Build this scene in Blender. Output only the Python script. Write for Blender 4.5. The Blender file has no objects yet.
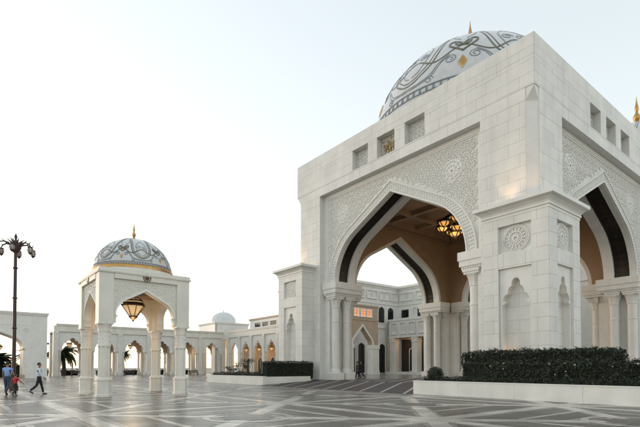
import bpy, bmesh, math, random
from mathutils import Vector, Matrix, noise
R_ = math.radians
random.seed(7)
sc = bpy.context.scene
C = sc.collection

# ------------------------------------------------------------------ camera, sky, sun, exposure
CAM = Vector((-37.976, -24.433, 1.45))
FWD = Vector((0.62519, 0.78011, 0.0238)).normalized()
cam = bpy.data.cameras.new('camera'); cam_o = bpy.data.objects.new('camera', cam); C.objects.link(cam_o)
cam_o.location = CAM
cam_o.rotation_euler = FWD.to_track_quat('-Z', 'Y').to_euler()
cam.sensor_width = 36; cam.lens = 36*455.82/640
cam.shift_x = 0; cam.shift_y = (356.86-213.5)/640
cam.clip_end = 6000; cam.clip_start = .1
sc.camera = cam_o

SUN_AZ = Vector((-0.34, 0.94, 0)).normalized()      # the evening glow lies beyond the left arcade
SUN_EL = R_(3)
w = bpy.data.worlds.new('World'); sc.world = w; w.use_nodes = True
nt = w.node_tree; bgn = nt.nodes['Background']
sky = nt.nodes.new('ShaderNodeTexSky'); sky.sky_type = 'NISHITA'; sky.sun_disc = False
sky.sun_elevation = SUN_EL
sky.sun_rotation = math.atan2(SUN_AZ.x, SUN_AZ.y)
sky.air_density = 1.0; sky.dust_density = 0.6; sky.ozone_density = 1.0
hs = nt.nodes.new('ShaderNodeHueSaturation'); hs.inputs['Saturation'].default_value = .66; hs.inputs['Hue'].default_value = .494
gm = nt.nodes.new('ShaderNodeGamma'); gm.inputs['Gamma'].default_value = .42      # evens out the hazy dusk sky
nt.links.new(sky.outputs[0], gm.inputs['Color']); nt.links.new(gm.outputs[0], hs.inputs['Color']); nt.links.new(hs.outputs[0], bgn.inputs[0])
bgn.inputs[1].default_value = .15
sun = bpy.data.lights.new('sun', 'SUN'); sun_o = bpy.data.objects.new('sun', sun); C.objects.link(sun_o)
sun.energy = .15; sun.angle = R_(18); sun.color = (1, .78, .6)
sd = Vector((SUN_AZ.x*math.cos(SUN_EL), SUN_AZ.y*math.cos(SUN_EL), math.sin(SUN_EL)))
sun_o.rotation_euler = sd.to_track_quat('Z', 'Y').to_euler()
sc.view_settings.view_transform = 'Standard'; sc.view_settings.look = 'None'
sc.view_settings.gamma = 1; sc.view_settings.use_curve_mapping = False
sc.view_settings.exposure = 2.72

# ------------------------------------------------------------------ materials
def mat(name, col, rough=.6, metal=0, var=.0, scale=3, bump=0, bscale=20, rnd=0, emit=None, spec=None, coords='Object', detail=5, stain=0):
    m = bpy.data.materials.new(name); m.use_nodes = True; t = m.node_tree; b = t.nodes['Principled BSDF']
    b.inputs['Base Color'].default_value = (*col, 1); b.inputs['Roughness'].default_value = rough
    b.inputs['Metallic'].default_value = metal
    if spec is not None: b.inputs['Specular IOR Level'].default_value = spec
    if emit: b.inputs['Emission Color'].default_value = (*emit[0], 1); b.inputs['Emission Strength'].default_value = emit[1]
    N = t.nodes.new; Lk = t.links.new
    geo = N('ShaderNodeNewGeometry')
    if var or rnd or stain:
        src = None
        nz = N('ShaderNodeTexNoise'); nz.inputs['Scale'].default_value = scale; nz.inputs['Detail'].default_value = detail
        Lk(geo.outputs['Position'], nz.inputs['Vector'])
        mr = N('ShaderNodeMapRange'); mr.inputs[1].default_value = .3; mr.inputs[2].default_value = .7
        mr.inputs[3].default_value = 1-var; mr.inputs[4].default_value = 1+var
        Lk(nz.outputs['Fac'], mr.inputs[0]); fac = mr.outputs[0]
        if rnd:
            oi = N('ShaderNodeObjectInfo'); ad = N('ShaderNodeMath'); ad.operation = 'ADD'
            Lk(oi.outputs['Random'], ad.inputs[0]); Lk(geo.outputs['Random Per Island'], ad.inputs[1])
            fr = N('ShaderNodeMath'); fr.operation = 'FRACT'; Lk(ad.outputs[0], fr.inputs[0])
            m2 = N('ShaderNodeMapRange'); m2.inputs[3].default_value = 1-rnd; m2.inputs[4].default_value = 1+rnd*.6
            Lk(fr.outputs[0], m2.inputs[0])
            mu = N('ShaderNodeMath'); mu.operation = 'MULTIPLY'; Lk(fac, mu.inputs[0]); Lk(m2.outputs[0], mu.inputs[1]); fac = mu.outputs[0]
        if stain:   # vertical rain streaks
            mp = N('ShaderNodeMapping'); mp.inputs['Scale'].default_value = (1.6, 1.6, .12); Lk(geo.outputs['Position'], mp.inputs[0])
            n3 = N('ShaderNodeTexNoise'); n3.inputs['Scale'].default_value = 1.3; n3.inputs['Detail'].default_value = 6
            Lk(mp.outputs[0], n3.inputs['Vector'])
            m3 = N('ShaderNodeMapRange'); m3.inputs[1].default_value = .35; m3.inputs[2].default_value = .75
            m3.inputs[3].default_value = 1.0; m3.inputs[4].default_value = 1-stain; Lk(n3.outputs['Fac'], m3.inputs[0])
            mu = N('ShaderNodeMath'); mu.operation = 'MULTIPLY'; Lk(fac, mu.inputs[0]); Lk(m3.outputs[0], mu.inputs[1]); fac = mu.outputs[0]
        mx = N('ShaderNodeVectorMath'); mx.operation = 'SCALE'; mx.inputs[0].default_value = col; Lk(fac, mx.inputs['Scale'])
        Lk(mx.outputs[0], b.inputs['Base Color'])
    if bump:
        nb = N('ShaderNodeTexNoise'); nb.inputs['Scale'].default_value = bscale; nb.inputs['Detail'].default_value = 4
        Lk(geo.outputs['Position'], nb.inputs['Vector'])
        bp = N('ShaderNodeBump'); bp.inputs['Strength'].default_value = bump; bp.inputs['Distance'].default_value = .02
        Lk(nb.outputs['Fac'], bp.inputs['Height']); Lk(bp.outputs[0], b.inputs['Normal'])
    return m
STONE = (.75, .74, .705)
M = dict(
 stone=mat('stone', STONE, .55, var=.06, scale=.7, bump=.12, bscale=14, rnd=.035, stain=.11),
 core=mat('core_stone', (.65, .645, .62), .7, var=.05),
 smooth=mat('smooth_stone', (.76, .75, .715), .5, var=.05, scale=1.2, bump=.08, stain=.06),
 carve=mat('carved_stone', (.78, .77, .735), .6, var=.05, scale=4),
 carve_back=mat('carved_ground', (.70, .695, .66), .7, var=.06, scale=3),
 cream=mat('cream_stone', (.70, .68, .62), .5, var=.06, scale=1.2, bump=.08, stain=.08),
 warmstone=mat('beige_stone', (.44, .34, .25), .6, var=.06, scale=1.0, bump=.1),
 tan=mat('tan_plaster', (.32, .22, .14), .6, var=.08, scale=.6),
 bronze_dark=mat('dark_bronze', (.018, .016, .013), .35, metal=.3, var=.3, scale=6),
 bronze=mat('bronze', (.09, .06, .035), .4, metal=.8, var=.2, scale=9),
 gold=mat('gold', (.50, .30, .11), .38, metal=1, var=.15, scale=5),
 oldgold=mat('old_gold', (.36, .25, .12), .5, metal=.5, var=.2, scale=9),
 domeband=mat('dome_band_tile', (.13, .12, .085), .3, metal=.2, var=.25, scale=9),
 domeline=mat('dome_line_tile', (.20, .225, .24), .3, var=.2, scale=9),
 smoky=mat('smoky_glass', (.45, .38, .36), .3),
 palewhite=mat('pale_dome', (.62, .64, .64), .4, var=.05),
 amber=mat('amber_glass', (.9, .6, .25), .4, emit=((1, .45, .10), .12)),
 creamglass=mat('cream_glass', (.75, .62, .42), .35, emit=((1, .66, .32), .05)),
 litwin=mat('lit_window', (.8, .5, .3), .5, emit=((1, .42, .2), .075)),
 glass=mat('dark_glass', (.015, .018, .02), .08, spec=.6),
 darkroom=mat('dark_doorway', (.05, .05, .048), .7),  # shade inside the loggia openings, put into the wall colour
 hedge=mat('hedge_leaf', (.013, .024, .008), .6, var=.5, scale=5, rnd=.7),
 hedgecore=mat('hedge_core', (.006, .009, .004), .9),
 flower=mat('pale_blossom', (.55, .45, .38), .6),
 palmleaf=mat('palm_leaf', (.035, .05, .02), .5, var=.3, scale=5, rnd=.3),
 trunk=mat('palm_trunk', (.09, .065, .045), .9, var=.3, scale=12, bump=.5),
 post=mat('post_paint', (.05, .028, .026), .45, var=.15, scale=8),
 soil=mat('soil', (.03, .022, .015), .95),
 rampd=mat('ramp_granite', (.05, .037, .034), .6, var=.2, scale=6),
 ramps=mat('ramp_strip', (.36, .34, .32), .35, var=.12, scale=5),
 skin=mat('skin', (.30, .17, .11), .55), hair=mat('hair', (.008, .007, .007), .5),
 shirtw=mat('shirt_pale', (.62, .66, .78), .8, var=.08, scale=14), shirtb=mat('shirt_blue', (.22, .36, .66), .8, var=.08, scale=14),
 red=mat('red_top', (.45, .03, .035), .8, var=.1, scale=14), jean=mat('jeans', (.035, .055, .09), .85, var=.15, scale=20),
 black=mat('black_cloth', (.012, .012, .014), .8, var=.2, scale=20), shoe=mat('shoe', (.015, .013, .012), .5),
 grey=mat('grey_cloth', (.10, .10, .11), .8, var=.2, scale=20),
 sand=mat('outer_ground', (.34, .31, .27), .85, var=.1, scale=.05),
)
def ground_mat(name, col, rough, tile, var):
    m = mat(name, col, rough, var=var, scale=.35, detail=8); t = m.node_tree; b = t.nodes['Principled BSDF']; N = t.nodes.new; Lk = t.links.new
    geo = N('ShaderNodeNewGeometry'); src = b.inputs['Base Color'].links[0].from_socket
    br = N('ShaderNodeTexBrick'); br.offset = 0; br.inputs['Scale'].default_value = 1; br.inputs['Brick Width'].default_value = tile
    br.inputs['Row Height'].default_value = tile; br.inputs['Mortar Size'].default_value = .016; br.inputs['Bias'].default_value = 0
    br.inputs['Color1'].default_value = (.76, .76, .76, 1); br.inputs['Color2'].default_value = (1.16, 1.15, 1.12, 1); br.inputs['Mortar'].default_value = (.45, .44, .42, 1)
    Lk(geo.outputs['Position'], br.inputs['Vector'])
    mm = N('ShaderNodeVectorMath'); mm.operation = 'MULTIPLY'; Lk(src, mm.inputs[0]); Lk(br.outputs['Color'], mm.inputs[1]); Lk(mm.outputs[0], b.inputs['Base Color'])
    n = N('ShaderNodeTexNoise'); n.inputs['Scale'].default_value = .5; n.inputs['Detail'].default_value = 7; Lk(geo.outputs['Position'], n.inputs['Vector'])
    mr = N('ShaderNodeMapRange'); mr.inputs[1].default_value = .3; mr.inputs[2].default_value = .7; mr.inputs[3].default_value = rough-.05; mr.inputs[4].default_value = rough+.05
    Lk(n.outputs['Fac'], mr.inputs[0]); Lk(mr.outputs[0], b.inputs['Roughness'])
    b.inputs['Specular IOR Level'].default_value = .14
    n2 = N('ShaderNodeTexNoise'); n2.inputs['Scale'].default_value = 1.1; n2.inputs['Detail'].default_value = 2; Lk(geo.outputs['Position'], n2.inputs['Vector'])
    bp = N('ShaderNodeBump'); bp.inputs['Strength'].default_value = .05; bp.inputs['Distance'].default_value = .02; Lk(n2.outputs['Fac'], bp.inputs['Height']); Lk(bp.outputs[0], b.inputs['Normal'])
    return m
M['plaza'] = ground_mat('plaza_marble', (.24, .22, .195), .27, .75, .07)
M['panel'] = ground_mat('plaza_dark_panel', (.125, .116, .104), .3, .75, .1)
M['band'] = ground_mat('plaza_pale_band', (.47, .44, .40), .23, .75, .06)
M['platform'] = ground_mat('platform_marble', (.25, .24, .22), .22, .8, .14)
# mosaic dome: pearl-grey tesserae
def dome_mat():
    m = mat('dome_mosaic', (.56, .565, .565), .25, var=.03, scale=1.2); t = m.node_tree; b = t.nodes['Principled BSDF']; N = t.nodes.new; Lk = t.links.new
    geo = N('ShaderNodeNewGeometry'); src = b.inputs['Base Color'].links[0].from_socket
    v = N('ShaderNodeTexVoronoi'); v.inputs['Scale'].default_value = 3.2; Lk(geo.outputs['Position'], v.inputs['Vector'])
    mr = N('ShaderNodeMapRange'); mr.inputs[3].default_value = .93; mr.inputs[4].default_value = 1.05; Lk(v.outputs['Color'], mr.inputs[0])
    mm = N('ShaderNodeVectorMath'); mm.operation = 'SCALE'; Lk(src, mm.inputs[0]); Lk(mr.outputs[0], mm.inputs['Scale']); Lk(mm.outputs[0], b.inputs['Base Color'])
    b.inputs['Coat Weight'].default_value = .3
    return m
M['dome'] = dome_mat()

# ------------------------------------------------------------------ helpers
class MB:
    def __init__(s): s.v = []; s.f = []; s.m = []; s.cur = 0
    def face(s, pts, mi=None):
        i = len(s.v); s.v += [tuple(p) for p in pts]; s.f.append(tuple(range(i, i+len(pts)))); s.m.append(s.cur if mi is None else mi)
    def box(s, x0, x1, y0, y1, z0, z1, rot=0):
        i = len(s.v)
        P = [(x0,y0,z0),(x1,y0,z0),(x1,y1,z0),(x0,y1,z0),(x0,y0,z1),(x1,y0,z1),(x1,y1,z1),(x0,y1,z1)]
        s.v += P
        for q in ((0,3,2,1),(4,5,6,7),(0,1,5,4),(1,2,6,5),(2,3,7,6),(3,0,4,7)): s.f.append(tuple(i+k for k in q)); s.m.append(s.cur)
        return s
    def prism(s, poly, z0, z1):       # ccw polygon in xy
        n = len(poly); i = len(s.v)
        s.v += [(x,y,z0) for x,y in poly] + [(x,y,z1) for x,y in poly]
        s.f.append(tuple(i+k for k in reversed(range(n)))); s.f.append(tuple(i+n+k for k in range(n))); s.m += [s.cur]*2
        for k in range(n): s.f.append((i+k, i+(k+1)%n, i+n+(k+1)%n, i+n+k)); s.m.append(s.cur)
        return s
    def lathe(s, prof, n=20, c=(0,0), a0=0, cap=True, star=None):
        i = len(s.v)
        for r, z in prof:
            for k in range(n):
                a = a0+2*math.pi*k/n; rr = r*(star(k) if star else 1)
                s.v.append((c[0]+rr*math.cos(a), c[1]+rr*math.sin(a), z))
        for j in range(len(prof)-1):
            for k in range(n):
                s.f.append((i+j*n+k, i+j*n+(k+1)%n, i+(j+1)*n+(k+1)%n, i+(j+1)*n+k)); s.m.append(s.cur)
        if cap:
            s.f.append(tuple(i+k for k in reversed(range(n)))); s.f.append(tuple(i+(len(prof)-1)*n+k for k in range(n))); s.m += [s.cur]*2
        return s
    def sqlathe(s, prof, c=(0,0)):    # square plan profile
        return s.lathe([(r*math.sqrt(2), z) for r, z in prof], 4, c, math.pi/4)
    def tube(s, pts, rad, n=8):
        pts = [Vector(p) for p in pts]; i = len(s.v)
        for k, p in enumerate(pts):
            t = (pts[min(k+1,len(pts)-1)]-pts[max(k-1,0)]).normalized()
            a = t.orthogonal().normalized() if k == 0 else (pa - t*pa.dot(t)).normalized(); pa = a; b = t.cross(a)
            r = rad[k] if isinstance(rad, (list, tuple)) else rad
            for q in range(n):
                an = 2*math.pi*q/n; s.v.append(tuple(p+a*(r*math.cos(an))+b*(r*math.sin(an))))
        for k in range(len(pts)-1):
            for q in range(n): s.f.append((i+k*n+q, i+k*n+(q+1)%n, i+(k+1)*n+(q+1)%n, i+(k+1)*n+q)); s.m.append(s.cur)
        s.f.append(tuple(i+q for q in reversed(range(n)))); s.f.append(tuple(i+(len(pts)-1)*n+q for q in range(n))); s.m += [s.cur]*2
        return s
    def mesh(s, name, smooth=False, fix=False):
        me = bpy.data.meshes.new(name); me.from_pydata(s.v, [], s.f)
        if fix:
            bm = bmesh.new(); bm.from_mesh(me); bmesh.ops.remove_doubles(bm, verts=bm.verts, dist=1e-5); bmesh.ops.recalc_face_normals(bm, faces=bm.faces); bm.to_mesh(me); bm.free()
        if smooth:
            me.polygons.foreach_set('use_smooth', [True]*len(me.polygons)); me.set_sharp_from_angle(angle=R_(40))
        return me
    def build(s, name, m, parent=None, smooth=False, fix=False):
        me = s.mesh(name, smooth, fix)
        for q in (m if isinstance(m, (list, tuple)) else [m]): me.materials.append(M[q])
        if isinstance(m, (list, tuple)) and not fix: me.polygons.foreach_set('material_index', s.m)
        return link(name, me, parent)
def link(name, me, parent=None, loc=None, rz=0, scale=None):
    o = bpy.data.objects.new(name, me); C.objects.link(o)
    if parent: o.parent = parent
    if loc is not None: o.location = loc
    if rz: o.rotation_euler.z = rz
    if scale is not None: o.scale = scale
    return o
def tag(o, label, cat, group=None):
    o['label'] = label; o['category'] = cat
    if group: o['group'] = group
    return o
def thing(name, label, cat, loc=(0,0,0), rz=0, group=None):
    o = link(name, None, None, loc, rz); return tag(o, label, cat, group)
def struct(o): o['kind'] = 'structure'; return o
def stuff(o): o['kind'] = 'stuff'; return o
def copy_tree(o, parent=None):
    c = o.copy(); C.objects.link(c); c.parent = parent
    for ch in list(o.children): copy_tree(ch, c)
    return c

def arch_half(hw, zs, za, r=.66, n=10, foils=0, amp=0):
    """right half of a pointed arch from springing (hw,zs) to apex (0,za)"""
    r *= hw; cx = hw-r; D = math.hypot(cx, za-zs); ph = math.atan2(za-zs, -cx)
    th = ph-math.acos(min(1, r/D)); pts = []
    for k in range(n+1): a = th*k/n; pts.append((cx+r*math.cos(a), zs+r*math.sin(a)))
    lx, lz = pts[-1]
    for k in range(1, n+1): t = k/n; pts.append((lx*(1-t), lz+(za-lz)*t))
    if foils:      # scalloped intrados
        L = [0]
        for a, b in zip(pts, pts[1:]): L.append(L[-1]+math.hypot(a[0]-b[0], a[1]-b[1]))
        q = []; m = foils*8
        for k in range(m+1):
            t = k/m*L[-1]; j = max(i for i in range(len(L)) if L[i] <= t+1e-9); j = min(j, len(pts)-2)
            u = (t-L[j])/(L[j+1]-L[j]); p = (pts[j][0]+(pts[j+1][0]-pts[j][0])*u, pts[j][1]+(pts[j+1][1]-pts[j][1])*u)
            tx, tz = pts[j+1][0]-pts[j][0], pts[j+1][1]-pts[j][1]; l = math.hypot(tx, tz); nx, nz = -tz/l, tx/l   # inward
            d = amp*(1-abs(math.sin(math.pi*foils*k/m)))**1.3 if k < m else 0
            if nx > 0: nx, nz = -nx, -nz
            q.append((max(0, p[0]+nx*d), p[1]+nz*d))
        pts = q; pts[-1] = (0, za)
    out = []; mx = 1e9
    for y, z in pts: mx = min(mx, y); out.append((mx, z))
    return out
def arch_full(*a, **k):
    h = arch_half(*a, **k); return h+[(-y, z) for y, z in reversed(h[:-1])]     # +hw ... -hw
def arch_wall(mb, pts, s0, s1, zb, zt, d0, d1, c=0, rest=True):
    """slab x in [d0,d1], y in [s0,s1], z in [zb,zt] pierced by the arch pts (centre c); normal of its face is -x"""
    P = [(c+y, z) for y, z in pts]; hw = P[0][0]-c
    for (ya, za), (yb, zb_) in zip(P, P[1:]):
        if abs(ya-yb) > 1e-6:
            mb.face([(d0,ya,za),(d0,yb,zb_),(d0,yb,zt),(d0,ya,zt)][::-1]); mb.face([(d1,ya,za),(d1,yb,zb_),(d1,yb,zt),(d1,ya,zt)])
            mb.face([(d0,ya,zt),(d0,yb,zt),(d1,yb,zt),(d1,ya,zt)][::-1])
        if not (rest and abs(ya-yb) < 1e-6 and abs(abs(ya-c)-hw) < 1e-4): mb.face([(d0,ya,za),(d1,ya,za),(d1,yb,zb_),(d0,yb,zb_)][::-1])
    if rest:
        if s1 > c+hw: mb.box(d0, d1, c+hw, s1, zb, zt)
        if s0 < c-hw: mb.box(d0, d1, s0, c-hw, zb, zt)
    return mb
def arch_ring(mb, pin, pout, d0, d1, c=0):
    """ring between two arches with equal point count"""
    for (a, b), (a2, b2) in zip(zip(pin, pin[1:]), zip(pout, pout[1:])):
        q = [(c+a[0],a[1]),(c+b[0],b[1]),(c+b2[0],b2[1]),(c+a2[0],a2[1])]
        mb.face([(d0,y,z) for y,z in q][::-1]); mb.face([(d1,y,z) for y,z in q])
        mb.face([(d0,q[0][0],q[0][1]),(d1,q[0][0],q[0][1]),(d1,q[1][0],q[1][1]),(d0,q[1][0],q[1][1])][::-1])
        mb.face([(d0,q[3][0],q[3][1]),(d1,q[3][0],q[3][1]),(d1,q[2][0],q[2][1]),(d0,q[2][0],q[2][1])])
    for k in (0, -1):
        mb.face([(d0,c+pin[k][0],pin[k][1]),(d1,c+pin[k][0],pin[k][1]),(d1,c+pout[k][0],pout[k][1]),(d0,c+pout[k][0],pout[k][1])])
    return mb
def along(pts, step):
    """points and tangents at even steps along a polyline"""
    out = []; carry = step/2
    for a, b in zip(pts, pts[1:]):
        l = math.hypot(b[0]-a[0], b[1]-a[1])
        if l < 1e-6: continue
        t = carry
        while t < l: u = t/l; out.append((a[0]+(b[0]-a[0])*u, a[1]+(b[1]-a[1])*u, (b[0]-a[0])/l, (b[1]-a[1])/l)); t += step
        carry = t-l
    return out
UNIT = MB().box(-.5, .5, -.5, .5, -.5, .5).mesh('stone_block'); UNIT.materials.append(M['stone'])
BLOCKS = []     # (world centre distance, parent, loc, scale, rz) of every ashlar block of the gate
def ashlar(parent, zones, H, Lb, X, rz=0, sgn=1, z00=.36, th=.05, off=0, seed=0):
    """collect facing blocks on the plane x = X of a frame turned by rz (face normal -x in that frame)"""
    rnd = random.Random(seed); g = .005
    for (s0, s1, z0, z1) in zones:
        k = int(math.floor((z0-z00)/H+1e-6))
        while z00+k*H < z1-1e-4:
            a, b = max(z0, z00+k*H), min(z1, z00+(k+1)*H)
            if b-a < .06: k += 1; continue
            e = [s0]; x = math.floor(s0/Lb)*Lb+(Lb/2 if k % 2 else 0)+off
            while x < s1:
                if x > s0+.3 and x < s1-.3: e.append(x)
                x += Lb
            e.append(s1)
            for p, q in zip(e, e[1:]):
                t = th+rnd.uniform(-.004, .004)
                c = Vector((X+.03-t/2, (p+q)/2, (a+b)/2)); s = (t, q-p-2*g, b-a-2*g)
                rc = Matrix.Rotation(rz, 3, 'Z') @ c
                BLOCKS.append((rc, parent, s, rz))
            k += 1

# ------------------------------------------------------------------ ground
g = MB(); n = 72
g.face([(3500*math.cos(2*math.pi*k/n), 3500*math.sin(2*math.pi*k/n), -.012) for k in range(n)]); ground = struct(g.build('ground', 'sand'))
plaza = MB(); plaza.face([(-140,-60,0),(40,-60,0),(40,75,0),(-140,75,0)]); plaza = struct(plaza.build('plaza', 'plaza'))
def project(p):
    d = Vector(p)-CAM; r = FWD.cross(Vector((0,0,1))).normalized(); u = r.cross(FWD); z = d.dot(FWD)
    if z < .5: return None
    return 320+455.82*d.dot(r)/z, 356.86-455.82*d.dot(u)/z, z
def inview(p, mgn=60):
    q = project(p); return q and -mgn < q[0] < 640+mgn and q[1] < 427+mgn
PM = 7.5; X0, Y0 = -35.0, -1.45
def strip_mesh(l, wd, z, mt):
    b = MB(); b.box(-l/2, l/2, -wd/2, wd/2, -.002, z); me = b.mesh('paving_band'); me.materials.append(M[mt]); return me
bandA = strip_mesh(PM-.45, .42, .004, 'band'); bandD = strip_mesh(PM*math.sqrt(2)/2-1.15, .5, .006, 'band')
node = MB(); node.lathe([(.95,-.002),(.95,.009)], 16, star=lambda k: 1 if k % 2 == 0 else .76); node = node.mesh('paving_star'); node.materials.append(M['band'])
def tri_mesh(h0, inset):
    b = MB(); a = PM/2-.22; 
    # triangle with base along +x side of the cell, apex at the centre, inset for the bands
    b.prism([(1.45, 0.0+.95), (1.45, -.95), (a-.18, -(a-.75)), (a-.18, a-.75)][::-1], -.002, h0); return b
tri = tri_mesh(.005, .3).mesh('paving_panel'); tri.materials.append(M['panel'])
ring = MB(); nn = 28
for k in range(nn):
    a, b_ = 2*math.pi*k/nn, 2*math.pi*(k+1)/nn
    ring.face([(r*math.cos(t), r*math.sin(t), .0075) for r, t in ((1.12,a),(1.32,a),(1.32,b_),(1.12,b_))])
ring = ring.mesh('paving_ring'); ring.materials.append(M['band'])
thin = strip_mesh(PM-3.9, .16, .0095, 'band')
disc = MB(); disc.lathe([(.92,-.002),(.92,.0065)], 16, star=lambda k: 1 if k % 2 == 0 else .7); disc = disc.mesh('paving_rosette'); disc.materials.append(M['panel'])
for i in range(-1, 6):
    for j in range(-5, 8):
        cx, cy = X0+PM*(i+.5), Y0+PM*(j+.5)
        if not inview((cx, cy, 0), 120) : continue
        if cx+PM/2 > -18.3 and cy < 20.5: 
            if cx-PM/2 > -18.3 or cy > -8: 
                if not (cx < -18.2): continue
        if (Vector((cx, cy, 0))-CAM).length > 62 or cx > 2: continue
        for k in range(4): link('paving_panel', tri, plaza, (cx, cy, 0), k*math.pi/2)
        for k in range(4):
            d = PM/2*.707*1.0
            a = math.pi/4+k*math.pi/2; rr = (1.35+PM*.7071-.95)/2
            link('paving_band', bandD, plaza, (cx+rr*math.cos(a), cy+rr*math.sin(a), 0), a)
        link('paving_ring', ring, plaza, (cx, cy, 0)); link('paving_rosette', disc, plaza, (cx, cy, 0), .2)
        for k in range(4): a = k*math.pi/2; link('paving_line', thin, plaza, (cx+2.25*math.cos(a), cy+2.25*math.sin(a), .001*(k%2)), a+math.pi/2)
        link('paving_band', bandA, plaza, (cx, cy-PM/2, 0)); link('paving_band', bandA, plaza, (cx-PM/2, cy, 0), math.pi/2)
        link('paving_star', node, plaza, (cx-PM/2, cy-PM/2, 0))

# raised terrace the gate stands on, and the ramp up to it between the two planters
b = MB(); b.box(-11.9, 60, -40, 33.5, -.01, .36); terrace = struct(b.build('terrace', 'platform'))
b = MB(); b.prism([(-18.1,-7.9),(-11.9,-7.9),(-11.9,7.9),(-18.1,7.9)], 0, .01); 
b = MB(); b.v = [(-18.6,-7.9,.004),(-11.9,-7.9,.364),(-11.9,7.9,.364),(-18.6,7.9,.004),(-11.9,-7.9,-.01),(-11.9,7.9,-.01),(-18.6,-7.9,-.01),(-18.6,7.9,-.01)]
b.f = [(0,1,2,3),(0,6,4,1),(3,2,5,7)]; b.m = [0]*3; ramp = struct(b.build('ramp', 'rampd'))
sl = math.atan2(.36, 6.7)
for k in range(11):
    y0 = -11.2+k*1.75; pts = []
    b = MB(); q = []
    for t in (0, 1):
        for dy in (0, .2):
            yy = y0+4.1*t+dy; xx = -18.55+6.6*t; q.append((xx, yy, .004+.36*(xx+18.6)/6.7+.004))
    # clip to the ramp's sides
    q = [q[0], q[2], q[3], q[1]]
    if y0 < -7.9:
        t = (-7.9-y0)/4.1
        if t >= .95: continue
        xx = -18.55+6.6*t; q[0] = (xx, -7.9, .008+.36*(xx+18.6)/6.7); q[3] = (xx, -7.6, .008+.36*(xx+18.6)/6.7)
    if y0+4.4 > 7.85:
        t = (7.55-y0)/4.1
        if t <= .05: continue
        xx = -18.55+6.6*t; q[1] = (xx, 7.55, .008+.36*(xx+18.6)/6.7); q[2] = (xx, 7.85, .008+.36*(xx+18.6)/6.7)
    b.face(q); b.build('ramp_strip', 'ramps', ramp)
b = MB(); b.face([(-11.85,-6.6,.364),(11.8,-6.6,.364),(11.8,6.6,.364),(-11.85,6.6,.364)]); b.build('passage_paving', 'rampd', terrace)
for k in range(9):
    y0 = -6.4+k*1.5; b = MB(); t = min(1, (6.5-y0-.3)/14.0)
    if t > .02: b.face([(-11.8,y0,.368),(-11.8+23.4*t,y0+14*t,.368),(-11.8+23.4*t,y0+14*t+.3,.368),(-11.8,y0+.3,.368)]); b.build('passage_strip', 'ramps', terrace)

# ------------------------------------------------------------------ domes
def dome_pt(c, R, zc, sq, lo, la, h=0):
    return Vector((c[0]+(R+h)*math.cos(la)*math.cos(lo), c[1]+(R+h)*math.cos(la)*math.sin(lo), zc+(R+h)*sq*math.sin(la)))
def dome_strip(mb, f, pts, wd, h=.02):
    """raised strip along (lon, lat) degrees"""
    P = [dome_pt(*f, R_(a), R_(b), 0) for a, b in pts]; ctr = Vector((f[0][0], f[0][1], f[2])); k_ = len(P); i = len(mb.v)
    for k, p in enumerate(P):
        t = (P[min(k+1,k_-1)]-P[max(k-1,0)]).normalized(); nrm = (p-ctr); nrm.z /= f[3]**2; nrm.normalize(); sd_ = t.cross(nrm)
        ww = wd*(1 if 0 < k < k_-1 else .5)/2
        mb.v += [tuple(p-sd_*ww-nrm*.05), tuple(p-sd_*ww+nrm*h), tuple(p+sd_*ww+nrm*h), tuple(p+sd_*ww-nrm*.05)]
    for k in range(k_-1):
        a = i+4*k
        for q in range(3): mb.f.append((a+q, a+q+1, a+q+5, a+q+4)); mb.m.append(0)
def spiral(lo, la, r0, turns, d, a0, sx):
    out = []
    for k in range(int(18*turns)+1):
        t = k/18; r = r0*(1-.75*t/turns); a = a0+d*2*math.pi*t; out.append((lo+r*math.cos(a)*sx, la+r*math.sin(a)))
    return out
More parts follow.
